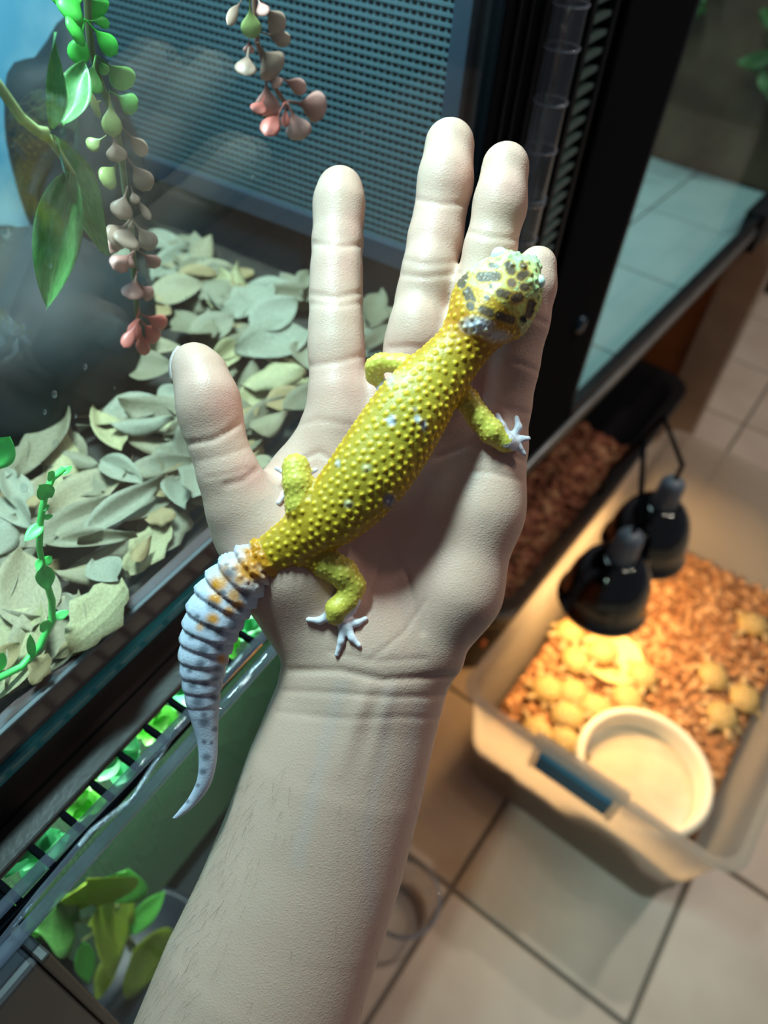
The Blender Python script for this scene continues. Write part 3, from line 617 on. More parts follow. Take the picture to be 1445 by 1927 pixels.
CRE = [([(590, 458), (640, 464), (682, 461)], .55, 5), ([(584, 553), (632, 560), (683, 549)], .5, 5), ([(586, 572), (640, 576), (680, 570)], .3, 4), ([(584, 688), (640, 680), (686, 668)], .45, 6),
       ([(778, 374), (830, 384), (888, 384)], .55, 5), ([(755, 487), (800, 498), (866, 492)], .3, 5), ([(750, 516), (800, 522), (862, 514)], .5, 5), ([(732, 655), (770, 652), (815, 655)], .4, 6),
       ([(880, 436), (920, 446), (972, 450)], .5, 5), ([(975, 588), (1005, 598), (1040, 614)], .4, 5), ([(935, 672), (980, 684), (1022, 704)], .4, 5), ([(918, 735), (960, 770), (1000, 780)], .35, 6),
       ([(348, 836), (400, 828), (430, 812), (456, 792)], .7, 6), ([(372, 868), (420, 858), (465, 842)], .2, 4), ([(484, 884), (455, 905), (425, 912)], .45, 6), ([(388, 900), (430, 892), (470, 880)], .2, 4),
       ([(990, 868), (940, 848), (880, 838), (820, 860)], .5, 5), ([(985, 905), (930, 890), (870, 885)], .3, 5), ([(560, 800), (600, 790), (660, 800), (760, 900), (830, 1000)], .3, 6), ([(540, 880), (600, 850), (680, 900), (735, 1000), (770, 1090), (795, 1190)], .55, 5), ([(690, 1130), (712, 1080), (730, 1030)], .4, 4), ([(700, 1240), (760, 1190), (800, 1130)], .3, 4),
       ([(545, 1262), (640, 1262), (720, 1280), (852, 1272)], .6, 7), ([(535, 1300), (640, 1305), (740, 1312), (840, 1310)], .35, 6), ([(520, 1340), (640, 1352), (760, 1350), (835, 1352)], .22, 6), ([(620, 1225), (700, 1245), (800, 1240)], .25, 5)]
disp = np.zeros(len(HV))
for ln, dp, sg in CRE: disp -= dp*np.exp(-(polydist(HP, ln)/sg)**2)
disp *= face
disp += (.03*vnoise(HV, .9, 4)+.02*vnoise(HV, 1.8, 5))
# tendons under the wrist skin
for ln, dp, sg in [([(690, 1290), (640, 1460)], .9, 18), ([(735, 1290), (690, 1460)], .6, 14)]: disp += dp*np.exp(-(polydist(HP, ln)/sg)**2)*face*np.clip((1480-HP[:, 1])/120, 0, 1)*np.clip((HP[:, 1]-1270)/60, 0, 1)
HC = np.zeros((len(HV), 3))+np.array((.60, .37, .285)); nz = vnoise(HV, .12, 9)*.5+.5
HC = mix(HC, (.65, .44, .35), nz*.5)
for x, y, r_, a_ in [(430, 765, 45, .55), (470, 892, 30, .5), (640, 500, 40, .25), (665, 420, 30, .3), (820, 430, 50, .25), (945, 350, 36, .35), (860, 330, 36, .25), (350, 700, 40, .15), (740, 700, 60, .25), (900, 720, 50, .35), (640, 720, 60, .2), (740, 1060, 120, .28), (930, 800, 50, .3), (1010, 560, 40, .3)]:
    HC = mix(HC, (.70, .30, .26), a_*np.exp(-((HP[:, 0]-x)**2+(HP[:, 1]-y)**2)/r_**2))
veins = np.zeros(len(HV))
for ln in [[(735, 1300), (720, 1420), (690, 1560), (700, 1720)], [(640, 1290), (600, 1450), (560, 1620)], [(790, 1320), (760, 1480)]]: veins = np.maximum(veins, np.exp(-(polydist(HP, ln)/16)**2))
HC = mix(HC, (.50, .42, .42), veins*.25*face)
HV = HV+HN*disp[:, None]
ho = toworld(loc(640, 1250, -20)[None])[0]
hme = bigmesh('person', HV, HQ, HC, ho); hand = link('person', hme, M_skin, None, Matrix.Translation(Vector(ho)))
tag(hand, 'bare hand and forearm held palm up with the yellow gecko on the palm', 'person')
# thumbnail seen edge-on
m = MB(); v = []; f = []
NC = np.array([(339, 651), (330.5, 662), (325, 675), (322.5, 690), (323.5, 704), (326, 716)], float)
for i in range(11):
    t = i/10; c0 = np.array([np.interp(t, np.linspace(0, 1, 6), NC[:, k]) for k in (0, 1)]); wd = 4.6*(.55+.45*math.sin(math.pi*min(1, .12+.62*t))); 
    for j in range(9):
        q = (j-4)/4; v.append(toworld(loc(c0[0]-4.0+5.0*q*q, c0[1]+2.0*q*q*(1-t), 9.5+wd*q)[None])[0])
for i in range(10):
    for j in range(8): f.append((i*9+j, i*9+j+1, (i+1)*9+j+1, (i+1)*9+j))
m.add(v, f); thick(m.build('thumbnail', M_nail, hand, sm=True), .0007)
# fine forearm hair
hm = MB(); fore = np.where((HP[:, 1] > 1440) & (HN[:, 2] > -.5) & ((HN[:, 0] < -.3) | (RNG.random(len(HV)) < .10)))[0]
for i in RNG.choice(fore, 620, replace=False):
    p = HV[i]; n = HN[i]; g_ = np.array((-.45, -.85, .1))+RNG.normal(size=3)*.22; g_ = g_-n*(g_@n); g_ /= np.linalg.norm(g_); L = RNG.uniform(3.5, 8)
    pts = np.array([p-n*.3, p+n*.35*L*.35+g_*L*.35, p+n*L*.22+g_*L*.7, p+n*L*.24+g_*L]); hm.tube(toworld(pts), [.000035, .00003, .000022, .00001], 3, False)
tag(hm.build('arm_hair', M_hair, hand), kind='stuff')

# ------------------------------------------------------------------ gecko
gv = Vol((-78, -104, 2), (62, 92, 46), .5)
SP = [(985, 512, 30, 26), (962, 535, 50, 26), (935, 562, 66, 25), (912, 590, 66, 25), (890, 622, 56, 24), (868, 655, 52, 24), (838, 690, 56, 24), (800, 735, 66, 25), (765, 785, 74, 26), (730, 840, 77, 26), (695, 890, 76, 26), (655, 938, 70, 25), (615, 975, 60, 24), (575, 1003, 50, 22), (540, 1025, 43, 21), (508, 1046, 38, 20)]
TL = [(508, 1046, 38, 20), (480, 1062, 44, 20), (452, 1088, 52, 20), (428, 1118, 56, 19), (408, 1152, 56, 19), (394, 1190, 52, 18), (384, 1230, 47, 17), (381, 1270, 40, 16), (381, 1310, 33, 15), (385, 1350, 26, 14), (390, 1390, 20, 13), (391, 1430, 17, 12), (384, 1470, 14, 11), (366, 1502, 10.5, 10), (344, 1526, 7, 10), (327, 1540, 3.5, 10)]
def dense(pts, n):
    A = np.array(pts, float); s = np.concatenate([[0], np.cumsum(np.hypot(*np.diff(A[:, :2], axis=0).T))]); out = []
    # Catmull-Rom resample
    for u in np.linspace(0, s[-1], n):
        i = min(np.searchsorted(s, u, 'right')-1, len(A)-2); t = (u-s[i])/(s[i+1]-s[i]); p0, p1, p2, p3 = A[max(i-1, 0)], A[i], A[i+1], A[min(i+2, len(A)-1)]
        out.append(.5*((2*p1)+(-p0+p2)*t+(2*p0-5*p1+4*p2-p3)*t*t+(-p0+3*p1-3*p2+p3)*t**3))
    return np.array(out), s[-1]
BD, BL = dense(SP, 60); TD, TLn = dense(TL, 260)
for a_, b_ in zip(BD[:-1], BD[1:]): gv.cone(loc(a_[0], a_[1], a_[3]), loc(b_[0], b_[1], b_[3]), mmr(a_[2], a_[3]), mmr(b_[2], b_[3]), 0, .82)
RING = 27.0; tu = np.linspace(0, TLn, len(TD)); ph = (tu/RING) % 1.0
amp = np.clip(1-tu/(TLn*.78), 0, 1)**.5
TR = TD[:, 2]*1.0
for i in range(len(TD)-1): gv.cone(loc(TD[i][0], TD[i][1], TD[i][3]), loc(TD[i+1][0], TD[i+1][1], TD[i+1][3]), mmr(TR[i], TD[i][3]), mmr(TR[i+1], TD[i+1][3]), 0, .80)
# head: jaw bulges, brow, snout
for a_, b_, r_, k in [((893, 560, 22), (925, 528, 24), 40, 4), ((960, 605, 22), (985, 565, 23), 34, 4), ((955, 500, 28), (968, 512, 28), 26, 3), ((990, 535, 27), (980, 548, 27), 24, 3), ((978, 518, 25), (994, 505, 24), 22, 3), ((905, 600, 31), (940, 560, 32), 30, 5)]:
    gv.cone(loc(*a_), loc(*b_), mmr(r_, a_[2]), mmr(r_*.92, a_[2]), k)
LEGS = [[(800, 692, 22, 20), (752, 685, 17, 18), (718, 682, 15.5, 17), (703, 690, 14, 16), (704, 708, 13, 14), (718, 722, 11, 13)],
        [(850, 735, 28, 20), (878, 752, 21, 19), (900, 785, 21, 19), (925, 812, 22, 19), (950, 832, 17, 17), (962, 836, 13, 16)],
        [(590, 985, 34, 22), (568, 950, 29, 25), (560, 908, 26, 26), (557, 880, 23, 25), (559, 888, 14, 19), (558, 900, 12, 16)],
        [(570, 1030, 36, 19), (612, 1058, 27, 20), (645, 1078, 26, 20), (664, 1102, 22, 19), (655, 1128, 21, 18), (634, 1146, 20, 17), (630, 1160, 16, 16)]]
_pc = np.full((400, 300), -1e9); _ii = (HP/6).astype(int); _ok = (_ii[:, 0] >= 0) & (_ii[:, 1] >= 0) & (_ii[:, 0] < 300) & (_ii[:, 1] < 400)
np.maximum.at(_pc, (_ii[_ok, 1], _ii[_ok, 0]), HV[_ok, 2])
def palm(x, y):
    i, j = int(x/6), int(y/6); q = _pc[max(j-1, 0):j+2, max(i-1, 0):i+2]; q = q[q > -1e8]; return float(np.median(q)) if q.size else -99
TOES = [[(722, 725, 8, 14), (735, 742, 6, 13.5), (742, 758, 5, 13.5)], [(718, 722, 8, 14), (712, 745, 6, 13.5), (712, 760, 5, 13.5)],
        [(955, 832, 12, 16.5), (968, 832, 10, 16)], [(960, 828, 8, 16), (945, 800, 6.5, 16), (936, 781, 5, 15.5)], [(962, 826, 8, 16), (976, 804, 6.5, 16), (972, 786, 5, 15.5)], [(966, 830, 8, 16), (982, 826, 6, 16), (994, 825, 5, 16)], [(964, 834, 8, 16), (976, 842, 6.5, 16), (986, 854, 5, 15.5)],
        [(552, 892, 8, 15), (538, 890, 6, 14), (521, 881, 5, 13.5)], [(566, 890, 8, 15), (582, 888, 6, 14), (594, 884, 5, 13.5)], [(566, 905, 8, 15), (582, 908, 6, 14), (594, 911, 5, 13.5)], [(550, 915, 8, 15), (534, 930, 6, 14), (524, 946, 5, 13.5)], [(555, 895, 7, 14), (548, 868, 5, 13.5)],
        [(628, 1158, 16, 16), (642, 1166, 13, 15), (650, 1176, 11, 15)], [(620, 1158, 10, 15), (602, 1168, 7, 14), (580, 1166, 5, 13.5)], [(648, 1162, 9, 15), (662, 1150, 7, 15), (672, 1137, 5, 15)], [(652, 1168, 9, 15), (672, 1172, 7, 14.5), (688, 1164, 5, 14.5)], [(654, 1176, 9, 15), (662, 1200, 6.5, 14), (676, 1215, 5, 13.5)], [(646, 1178, 9, 15), (642, 1206, 6.5, 14), (634, 1232, 5, 13.5)]]
def rest(c, f_): return [(x, y, r, max(w_, palm(x, y)+mmr(r, 15)*f_) if (i > 1 or len(c) < 5) else w_) for i, (x, y, r, w_) in enumerate(c)]
LEGS = [rest(l, .8) for l in LEGS]; TOES = [rest(t_, .55) for t_ in TOES]
for l in LEGS: gv.chain(l, 2.2)
for t_ in TOES: gv.chain(t_, 1.0)
GV, GQ = gv.nets(); del gv
GV = relax(GV, GQ, 1); GN = vnormals(GV, GQ); GP = topx(GV)
# nearest spine sample: parameter along the animal
ALL = np.concatenate([np.c_[BD, np.zeros(len(BD))], np.c_[TD[1:], np.ones(len(TD)-1)]]); ALP = np.array([loc(a[0], a[1], a[3]) for a in ALL]); ALR = np.array([mmr(a[2], a[3]) for a in ALL])
arc = np.concatenate([[0], np.cumsum(np.linalg.norm(np.diff(ALP, axis=0), axis=1))])
near = np.zeros(len(GV), np.int32); dist = np.zeros(len(GV))
for i in range(0, len(GV), 20000):
    dd = np.linalg.norm(GV[i:i+20000, None, :]-ALP[None], axis=2)-ALR[None]*.9; near[i:i+20000] = dd.argmin(1); dist[i:i+20000] = dd.min(1)
S_ = arc[near]; istail = near >= len(BD); LIMB = (dist > 2.2) & (np.linalg.norm(GP-np.array((950, 560)), axis=1) > 105)
dl = np.full(len(GV), 1e9); lt = np.zeros(len(GV))
for l in LEGS:
    P = np.array([loc(x, y, w_) for x, y, r, w_ in l]); cum = np.concatenate([[0], np.cumsum(np.linalg.norm(np.diff(P, axis=0), axis=1))])
    for k in range(len(P)-1):
        e = P[k+1]-P[k]; t = np.clip(((GV-P[k])@e)/(e@e), 0, 1); d = np.linalg.norm(GV-P[k]-t[:, None]*e, axis=1); b = d < dl; dl[b] = d[b]; lt[b] = ((cum[k]+t*(cum[k+1]-cum[k]))/cum[-1])[b]
toe = np.full(len(GV), 1e9)
for t_ in TOES: toe = np.minimum(toe, polydist(GP, [(q[0], q[1]) for q in t_]))
gi = np.clip((GP/6).astype(int), 0, [[299, 399]]); gpw = _pc[gi[:, 1], gi[:, 0]]
istoe = (toe < 11) & ((LIMB & (lt > .86)) | (dist > 3.5)) & (((GV[:, 2]-gpw) < 6.0) | (gpw < -50)) & (GV[:, 2] < 21.5)
istoe |= (toe < 11) & LIMB & (lt > .97) & (GV[:, 2] < 21.5)
sna = arc[len(BD)-1]
# --- tubercles: poisson sampled bump centres
from mathutils import kdtree
hd = np.linalg.norm(GP-np.array((940, 560)), axis=1)
order = RNG.permutation(len(GV)); cell = {}; cent = []; crad = []; chh = []
def bumpsize(i):
    if istoe[i]: return None
    if istail[i] and not LIMB[i]: return None if S_[i]-sna > 12 else (2.5, .95, .55)
    if LIMB[i]: return (1.6, .62, .28) if lt[i] < .8 else (1.2, .45, .15)
    if hd[i] < 62: return (1.35, .5, .16)
    side = GN[i, 2]
    return (2.35, .95, .58) if side > .35 else (1.7, .68, .32)
for i in order:
    b = bumpsize(i)
    if b is None: continue
    p = GV[i]; c = tuple((p/2.6).astype(int)); ok = True
    for dx in (-1, 0, 1):
        for dy in (-1, 0, 1):
            for dz in (-1, 0, 1):
                for j in cell.get((c[0]+dx, c[1]+dy, c[2]+dz), ()):
                    if (cent[j][0]-p[0])**2+(cent[j][1]-p[1])**2+(cent[j][2]-p[2])**2 < b[0]**2: ok = False; break
                if not ok: break
            if not ok: break
        if not ok: break
    if ok: cell.setdefault(c, []).append(len(cent)); cent.append(tuple(p)); crad.append(b[1]); chh.append(b[2])
kd = kdtree.KDTree(len(cent))
for j, p in enumerate(cent): kd.insert(p, j)
kd.balance()
gb = np.zeros(len(GV)); gd = np.zeros(len(GV))
for i in range(len(GV)):
    if istoe[i]: continue
    p, j, d = kd.find(GV[i])
    if j is None: continue
    q = d/crad[j]
    if q < 1: gb[i] = (1-q*q)**1.0; gd[i] = gb[i]*chh[j]
# --- pigment
C = np.zeros((len(GV), 3))+np.array((.40, .235, .012)); nzg = vnoise(GV, .16, 21)*.5+.5; nz2 = vnoise(GV, .5, 22)*.5+.5
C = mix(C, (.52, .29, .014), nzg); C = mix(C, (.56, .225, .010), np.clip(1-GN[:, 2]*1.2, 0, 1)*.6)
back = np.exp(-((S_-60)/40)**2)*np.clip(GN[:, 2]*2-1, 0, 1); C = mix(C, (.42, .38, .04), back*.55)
C = mix(C, (.55, .20, .010), np.exp(-((S_-24)/11)**2)*.8*(~LIMB))
C = mix(C, (.95, .62, .028), gb*.85)
pale = LIMB & (lt > .25) & (dl < 6.5); C = mix(C, (.66, .60, .10), pale*.6*(1-gb)); C = mix(C, (.80, .72, .22), pale*gb*.5)
low = np.clip((-GN[:, 2]+.05)*3, 0, 1)*(~istail); C = mix(C, (.74, .68, .70), low*.9)
for x, y, rx, ry, col, a_ in [(737, 792, 9, 12, (.42, .42, .50), .95), (733, 942, 13, 15, (.20, .18, .27), .95), (758, 712, 22, 16, (.60, .52, .28), .55), (735, 715, 9, 16, (.50, .48, .48), .6), (797, 800, 7, 12, (.24, .22, .30), .85), (785, 788, 7, 8, (.70, .70, .80), .8), (655, 948, 9, 8, (.62, .66, .52), .6), (636, 872, 6, 8, (.40, .40, .45), .7), (780, 770, 6, 6, (.36, .26, .22), .7), (690, 880, 10, 8, (.60, .62, .45), .5), (730, 790, 7, 4, (.8, .8, .9), .5)]:
    f_ = a_*np.clip(1.5-1.2*np.sqrt(((GP[:, 0]-x)/rx)**2+((GP[:, 1]-y)/ry)**2), 0, 1); C = mix(C, col, f_*(GN[:, 2] > -.1))
# head
hm_ = np.clip((S_ < 17)*1.0, 0, 1)*np.clip(1.4-hd/78, 0, 1)**.4*(~LIMB | (hd < 90)); hm_ = np.where(hd < 128, np.clip((16.5-S_)/4, 0, 1), 0)
hc = mix(np.zeros_like(C)+np.array((.46, .62, .36)), (.58, .56, .10), np.clip(vnoise(GV, .35, 33)*.9+.35, 0, 1)); C = C*(1-hm_[:, None])+hc*hm_[:, None]
C = mix(C, (.72, .74, .88), np.clip(1.3-np.sqrt(((GP[:, 0]-898)/30)**2+((GP[:, 1]-612)/17)**2), 0, 1)*.9)
C = mix(C, (.70, .70, .80), np.clip(1.3-np.sqrt(((GP[:, 0]-935)/26)**2+((GP[:, 1]-632)/12)**2), 0, 1)*.6)
for ax_, ay_, bx_, by_, r_ in [(905, 521, 934, 520, 9), (957, 499, 962, 510, 8), (962, 532, 963, 533, 8), (924, 499, 934, 501, 5), (980, 520, 988, 514, 8), (941, 551, 968, 559, 8), (970, 562, 976, 560, 9), (879, 548, 886, 566, 9), (884, 575, 886, 578, 7), (908, 583, 924, 590, 8), (868, 535, 874, 518, 8), (940, 595, 962, 602, 8), (923, 538, 923, 539, 4), (985, 540, 990, 541, 7), (1000, 570, 995, 592, 7), (916, 560, 917, 561, 5), (984, 500, 986, 501, 6)]:
    d = polydist(GP, [(ax_, ay_), (bx_+.1, by_)]); up = (GN[:, 2] > -.2) & (hd < 110)
    C = mix(C, (.55, .30, .02), np.clip((1.7-d/r_)*2, 0, 1)*.8*up); C = mix(C, (.10, .065, .05), np.clip((1.2-d/r_)*3, 0, 1)*.95*up*(1-.2*gb))
C = mix(C, (.015, .012, .012), np.clip(2-np.linalg.norm(GP-np.array((984, 600)), axis=1)/4.5, 0, 1)*(hd < 110))
# tail
tm_ = istail & ~LIMB; tt = S_-sna
C = np.where((tm_ & (tt > 4))[:, None], mix(np.zeros_like(C)+np.array((.56, .58, .68)), (.48, .50, .64), nz2*.6), C)
og = np.zeros(len(GV))
for x, y, r_ in [(492, 1050, 30), (470, 1072, 26), (505, 1068, 20), (470, 1045, 16), (425, 1080, 13), (412, 1098, 14), (440, 1120, 11), (405, 1128, 10), (400, 1165, 9), (430, 1150, 8), (447, 1137, 9), (418, 1240, 7), (376, 1180, 6), (452, 1092, 10)]: og = np.maximum(og, np.clip(1.45-np.linalg.norm(GP-np.array((x, y)), axis=1)/(r_*1.35), 0, 1))
C = mix(C, (.62, .23, .012), np.clip(og*(.55+.7*nz2), 0, 1)*tm_)
ringp = (np.array([0]*len(BD)+list(tu[1:]))[near]/RING) % 1.0
for x, y, r_ in [(432, 1078, 11), (462, 1118, 10), (398, 1140, 11), (436, 1176, 8), (392, 1180, 10), (412, 1188, 9), (384, 1222, 10), (412, 1222, 7), (378, 1248, 9), (410, 1258, 8), (362, 1290, 9), (386, 1288, 8), (404, 1276, 8), (372, 1320, 11), (402, 1312, 8), (384, 1345, 6), (384, 1360, 10), (404, 1372, 6), (384, 1396, 5), (398, 1398, 4), (388, 1425, 8), (382, 1452, 7), (372, 1478, 4), (352, 1508, 5), (356, 1262, 6), (360, 1198, 7), (452, 1148, 6), (420, 1115, 6), (372, 1160, 5), (430, 1132, 5)]:
    d = np.linalg.norm((GP-np.array((x, y)))*np.array((1, 1.15)), axis=1); C = mix(C, (.13, .14, .18), np.clip(1.5-d/r_, 0, 1)*.85*tm_*(GN[:, 2] > -.3))
C = mix(C, (.72, .66, .72), np.clip(istoe*1.0, 0, 1))
# tail tubercle spikes along ring crests
gt = np.zeros(len(GV)); ang = np.arctan2(GV[:, 2]-ALP[near][:, 2], np.cross(np.c_[np.gradient(ALP[:, 0]), np.gradient(ALP[:, 1])][near], (GV-ALP[near])[:, :2]))
gt = np.clip(np.cos(ang*9), 0, 1)**2*np.clip(1-np.abs(ringp-.72)/.22, 0, 1)*tm_*np.clip(1-tt/55, 0, 1)*.7
rp_ = np.minimum(np.clip(ringp/.55, 0, 1), np.clip((1-ringp)/.22, 0, 1))**.6; gr = (rp_*1.55-1.15)*tm_*np.clip(1-tt/62, 0, 1)**.5*np.clip(tt/5, 0, 1)
GV = GV+GN*(gd+gt+gr)[:, None]
go = toworld(loc(700, 900, 14)[None])[0]
gme = bigmesh('gecko', GV, GQ, C, go); gk = link('gecko', gme, M_gecko, None, Matrix.Translation(Vector(go)))
tag(gk, 'yellow bumpy gecko with white ringed tail lying across an open palm', 'gecko')
for x, y, w_, r_ in [(940, 480, 28.5, 16), (1011, 530, 28, 15)]:
    p = toworld(loc(x, y, w_)[None])[0]; e = blob('eye', p, [mmr(r_, w_)/1000*q for q in (1, 1, .9)], M_eye, 2, .02, gk, 3)

# ------------------------------------------------------------------ clear storage bin with bedding
RZ = H-.967                                                       # rim height over the floor
def lin(p, q, t): return np.array(p)*(1-t)+np.array(q)*t
TOPQ = [onZ(875, 1300, RZ), onZ(1385, 1640, RZ)]
ang = math.radians(-5.5); ux = np.array((math.cos(ang), math.sin(ang), 0)); LBIN = .80
TOPQ = [TOPQ[0], TOPQ[1], TOPQ[1]+ux*LBIN, TOPQ[0]+ux*LBIN]         # front left, front right, back right, back left
bc = sum(TOPQ)/4; uy = np.array((-ux[1], ux[0], 0)); HB = np.linalg.norm(TOPQ[0]-TOPQ[1])/2
BIN = empty('storage_bin', (bc[0], bc[1], 0), 'frosted clear plastic storage bin with bedding and small tortoises', 'bin')
def rrect(cx0, x0, x1, hy, z, r, n=6):
    pts = []
    for (sx_, sy_, a0) in [(x1-r, hy-r, 0), (x0+r, hy-r, 90), (x0+r, -hy+r, 180), (x1-r, -hy+r, 270)]:
        for k in range(n+1):
            a = math.radians(a0+90*k/n); p = cx0+ux*(sx_+r*math.cos(a))+uy*(sy_+r*math.sin(a)); pts.append((p[0], p[1], z))
    return pts
X0, X1 = -LBIN/2, LBIN/2
def prof(inset, z): f_ = 1-z/RZ; return rrect(np.array((bc[0], bc[1], 0)), X0+.030*f_+inset, X1-.19*f_-inset, HB-.026*f_-inset, z, .035)
m = MB(); loops = [prof(0, .004), prof(.0, .02), prof(0, RZ-.03), prof(0, RZ-.012), prof(-.008, RZ-.010), prof(-.010, RZ), prof(.003, RZ), prof(.003, RZ-.02), prof(.003, .008)]
n = len(loops[0]); vs_ = sum(loops, []); fs_ = []
for i in range(len(loops)-1):
    for j in range(n): fs_.append((i*n+j, i*n+(j+1) % n, (i+1)*n+(j+1) % n, (i+1)*n+j))
fs_.append(tuple(range(n-1, -1, -1))); fs_.append(tuple((len(loops)-1)*n+j for j in range(n)))
m.add(vs_, fs_); bo = m.build('bin_body', M_bin, BIN, sm=False)
# latch plate on the front wall: raised tab on the rim with a blue recess below it
fc = lambda s_, z, out: np.array((bc[0], bc[1], 0))+ux*(X0+.030*(1-z/RZ)-out)+uy*s_+np.array((0, 0, z))
def slab(name, s0, s1, z0, z1, o0, o1, mt, bev=.003):
    b = MB(); b.add([fc(s, z, o) for z in (z0, z1) for s, o in ((s0, o0), (s1, o0), (s1, o1), (s0, o1))], [(0, 3, 2, 1), (4, 5, 6, 7), (0, 1, 5, 4), (1, 2, 6, 5), (2, 3, 7, 6), (3, 0, 4, 7)])
    q = b.build(name, mt, BIN); bm_ = q.modifiers.new('bevel', 'BEVEL'); bm_.width = bev; bm_.segments = 2
slab('latch_tab', -.056, .086, RZ-.004, RZ+.014, -.006, .014, M_bin)
slab('blue_latch', -.042, .070, RZ-.050, RZ-.002, .001, .021, M_blue)
slab('latch_side', .070, .080, RZ-.052, RZ-.002, .001, .023, M_bin); slab('latch_side', -.052, -.042, RZ-.052, RZ-.002, .001, .023, M_bin)
SUBZ = .112
def inb(u, s, z): f_ = 1-z/RZ; x0 = X0+.030*f_+.012; x1 = X1-.19*f_-.012; hy = HB-.026*f_-.012; p = np.array((bc[0], bc[1], 0))+ux*(x0+(x1-x0)*u)+uy*(hy*s); return (p[0], p[1], z)
hf = heightfield([inb(0, -1, SUBZ)[:2], inb(1, -1, SUBZ)[:2], inb(1, 1, SUBZ)[:2], inb(0, 1, SUBZ)[:2]], SUBZ, .0040, 90, 56, 5, 14)
def chips(mb, fn, N, zf, smin, smax, cols, rs):
    r = random.Random(rs)
    for k in range(N):
        p = fn(r.random(), r.uniform(-1, 1)); s = r.uniform(smin, smax); M = Matrix.Translation((p[0], p[1], p[2]+r.uniform(zf*.2, zf))) @ Matrix.Rotation(r.uniform(0, 6.28), 4, 'Z') @ Matrix.Rotation(r.uniform(-.6, .6), 4, 'X') @ Matrix.Rotation(r.uniform(-.5, .5), 4, 'Y')
        a, b, c = s, s*r.uniform(.3, .7), s*r.uniform(.12, .3); vs = [M @ Vector(q) for q in [(-a, 0, 0), (0, -b, 0), (a, .2*b, 0), (.1*a, b, 0), (-.2*a, 0, c), (.3*a, .2*b, c)]]
        mb.add(vs, [(0, 1, 4), (1, 5, 4), (1, 2, 5), (2, 3, 5), (3, 4, 5), (3, 0, 4), (3, 2, 1), (0, 3, 1)], r.choice(cols))
bd = hf.build('husk_bedding', M_bed, None, sm=True); tag(bd, 'loose orange brown husk bedding filling the frosted bin', 'bedding', kind='stuff')
cm_ = MB(); chips(cm_, lambda u, s: inb(u, s*.97, SUBZ), 2600, .009, .005, .014, [(.42, .20, .08), (.30, .13, .05), (.55, .32, .16), (.24, .10, .04), (.50, .26, .12)], 11)
tag(cm_.build('husk_chips', M_chip, bd), kind='stuff')
# water bowl
p = onZ(1205, 1458, SUBZ+.03)
bw = empty('water_bowl', (p[0], p[1], SUBZ), 'round cream water bowl standing in the bedding', 'bowl')
m = MB(); m.lathe([(.0, .0), (.094, .0), (.104, .008), (.108, .046), (.106, .053), (.101, .056), (.095, .053), (.091, .045), (.089, .014), (.080, .010), (.0, .010)], 56, Matrix.Translation((p[0], p[1], SUBZ-.002))); m.build('bowl_body', M_ceramic, bw, sm=True)
m = MB(); m.lathe([(.089, .0), (.0, .0005)], 48, Matrix.Translation((p[0], p[1], SUBZ+.018))); m.build('water', M_water, bw, sm=True)
p = onZ(1152, 1240, SUBZ+.012)
fd = MB(); fd.lathe([(.0, .0), (.046, .0), (.054, .012), (.056, .015), (.052, .016), (.044, .006), (.0, .005)], 40, Matrix.Translation((p[0], p[1], SUBZ+.004)))
fo = fd.build('feeding_dish', mat('yellow_dish', (.72, .52, .22), .5), None, sm=True); tag(fo, 'shallow yellowish feeding dish in the bedding under the heat lamps', 'dish')
# ------------------------------------------------------------------ small tortoises
def tort_proto(loc_, rz, scl, label):
    root = empty('tortoise', loc_, label, 'tortoise', 'small tortoises in the bin', rz=rz)
    # shell with domed scutes
    cen = [(x, 0) for x in (-.62, -.22, .22, .62)]+[(x, s*.52) for x in (-.5, 0, .5) for s in (-1, 1)]+[(math.cos(a)*.93, math.sin(a)*.93) for a in np.linspace(.2, 6.0, 14)]
    v = []; f = []; cc = []; nr, na = 14, 40
    for i in range(nr+1):
        r = i/nr
        for j in range(na):
            a = 2*math.pi*j/na; x, y = r*math.cos(a), r*math.sin(a); h = .62*math.sqrt(max(0, 1-r*r*.98))
            ds = sorted(math.hypot(x-c[0], y-c[1]) for c in cen); e = ds[1]-ds[0]; k = min(1, e/.16); h += .07*k*(1-.4*r)
            v.append((x*.0285*1.12, y*.0285, .008+h*.0285)); core = max(0, 1-ds[0]/.2); b_ = .35+.65*k
            cc.append((.54*b_*(1-.25*core)+.02, .39*b_*(1-.35*core)+.015, .15*b_*(1-.5*core)+.01))
    for i in range(nr):
        for j in range(na): f.append((i*na+j, (i+1)*na+j, (i+1)*na+(j+1) % na, i*na+(j+1) % na))
    n0 = len(v)
    for j in range(na): a = 2*math.pi*j/na; v.append((.030*math.cos(a), .026*math.sin(a), .006)); cc.append((.5, .38, .18))
    for j in range(na): f.append((nr*na+j, n0+j, n0+(j+1) % na, nr*na+(j+1) % na))
    f.append(tuple(n0+na-1-j for j in range(na)))
    mb = MB(); mb.v = v; mb.f = f; mb.c = cc; me, _ = mb.mesh('shell', True, False); S = W[root] @ Matrix.Scale(scl, 4)
    link('shell', me, M_tort, root, S)
    hb = MB(); hb.tube([(.024, 0, .010), (.033, 0, .013), (.040, 0, .015), (.046, 0, .014), (.0485, 0, .013)], [.005, .0052, .0066, .0050, .0022], 10); me, _ = hb.mesh('head', True, False); link('head', me, M_tskin, root, S)
    for sx1, sy1 in ((1, 1), (1, -1), (-1, 1), (-1, -1)):
        lb = MB(); lb.tube([(.016*sx1, .014*sy1, .010), (.024*sx1, .024*sy1, .008), (.027*sx1, .029*sy1, .003), (.028*sx1, .030*sy1, 0)], [.006, .006, .0055, .005], 8); me, _ = lb.mesh('leg', True, False); link('leg', me, M_tskin, root, S)
    return root
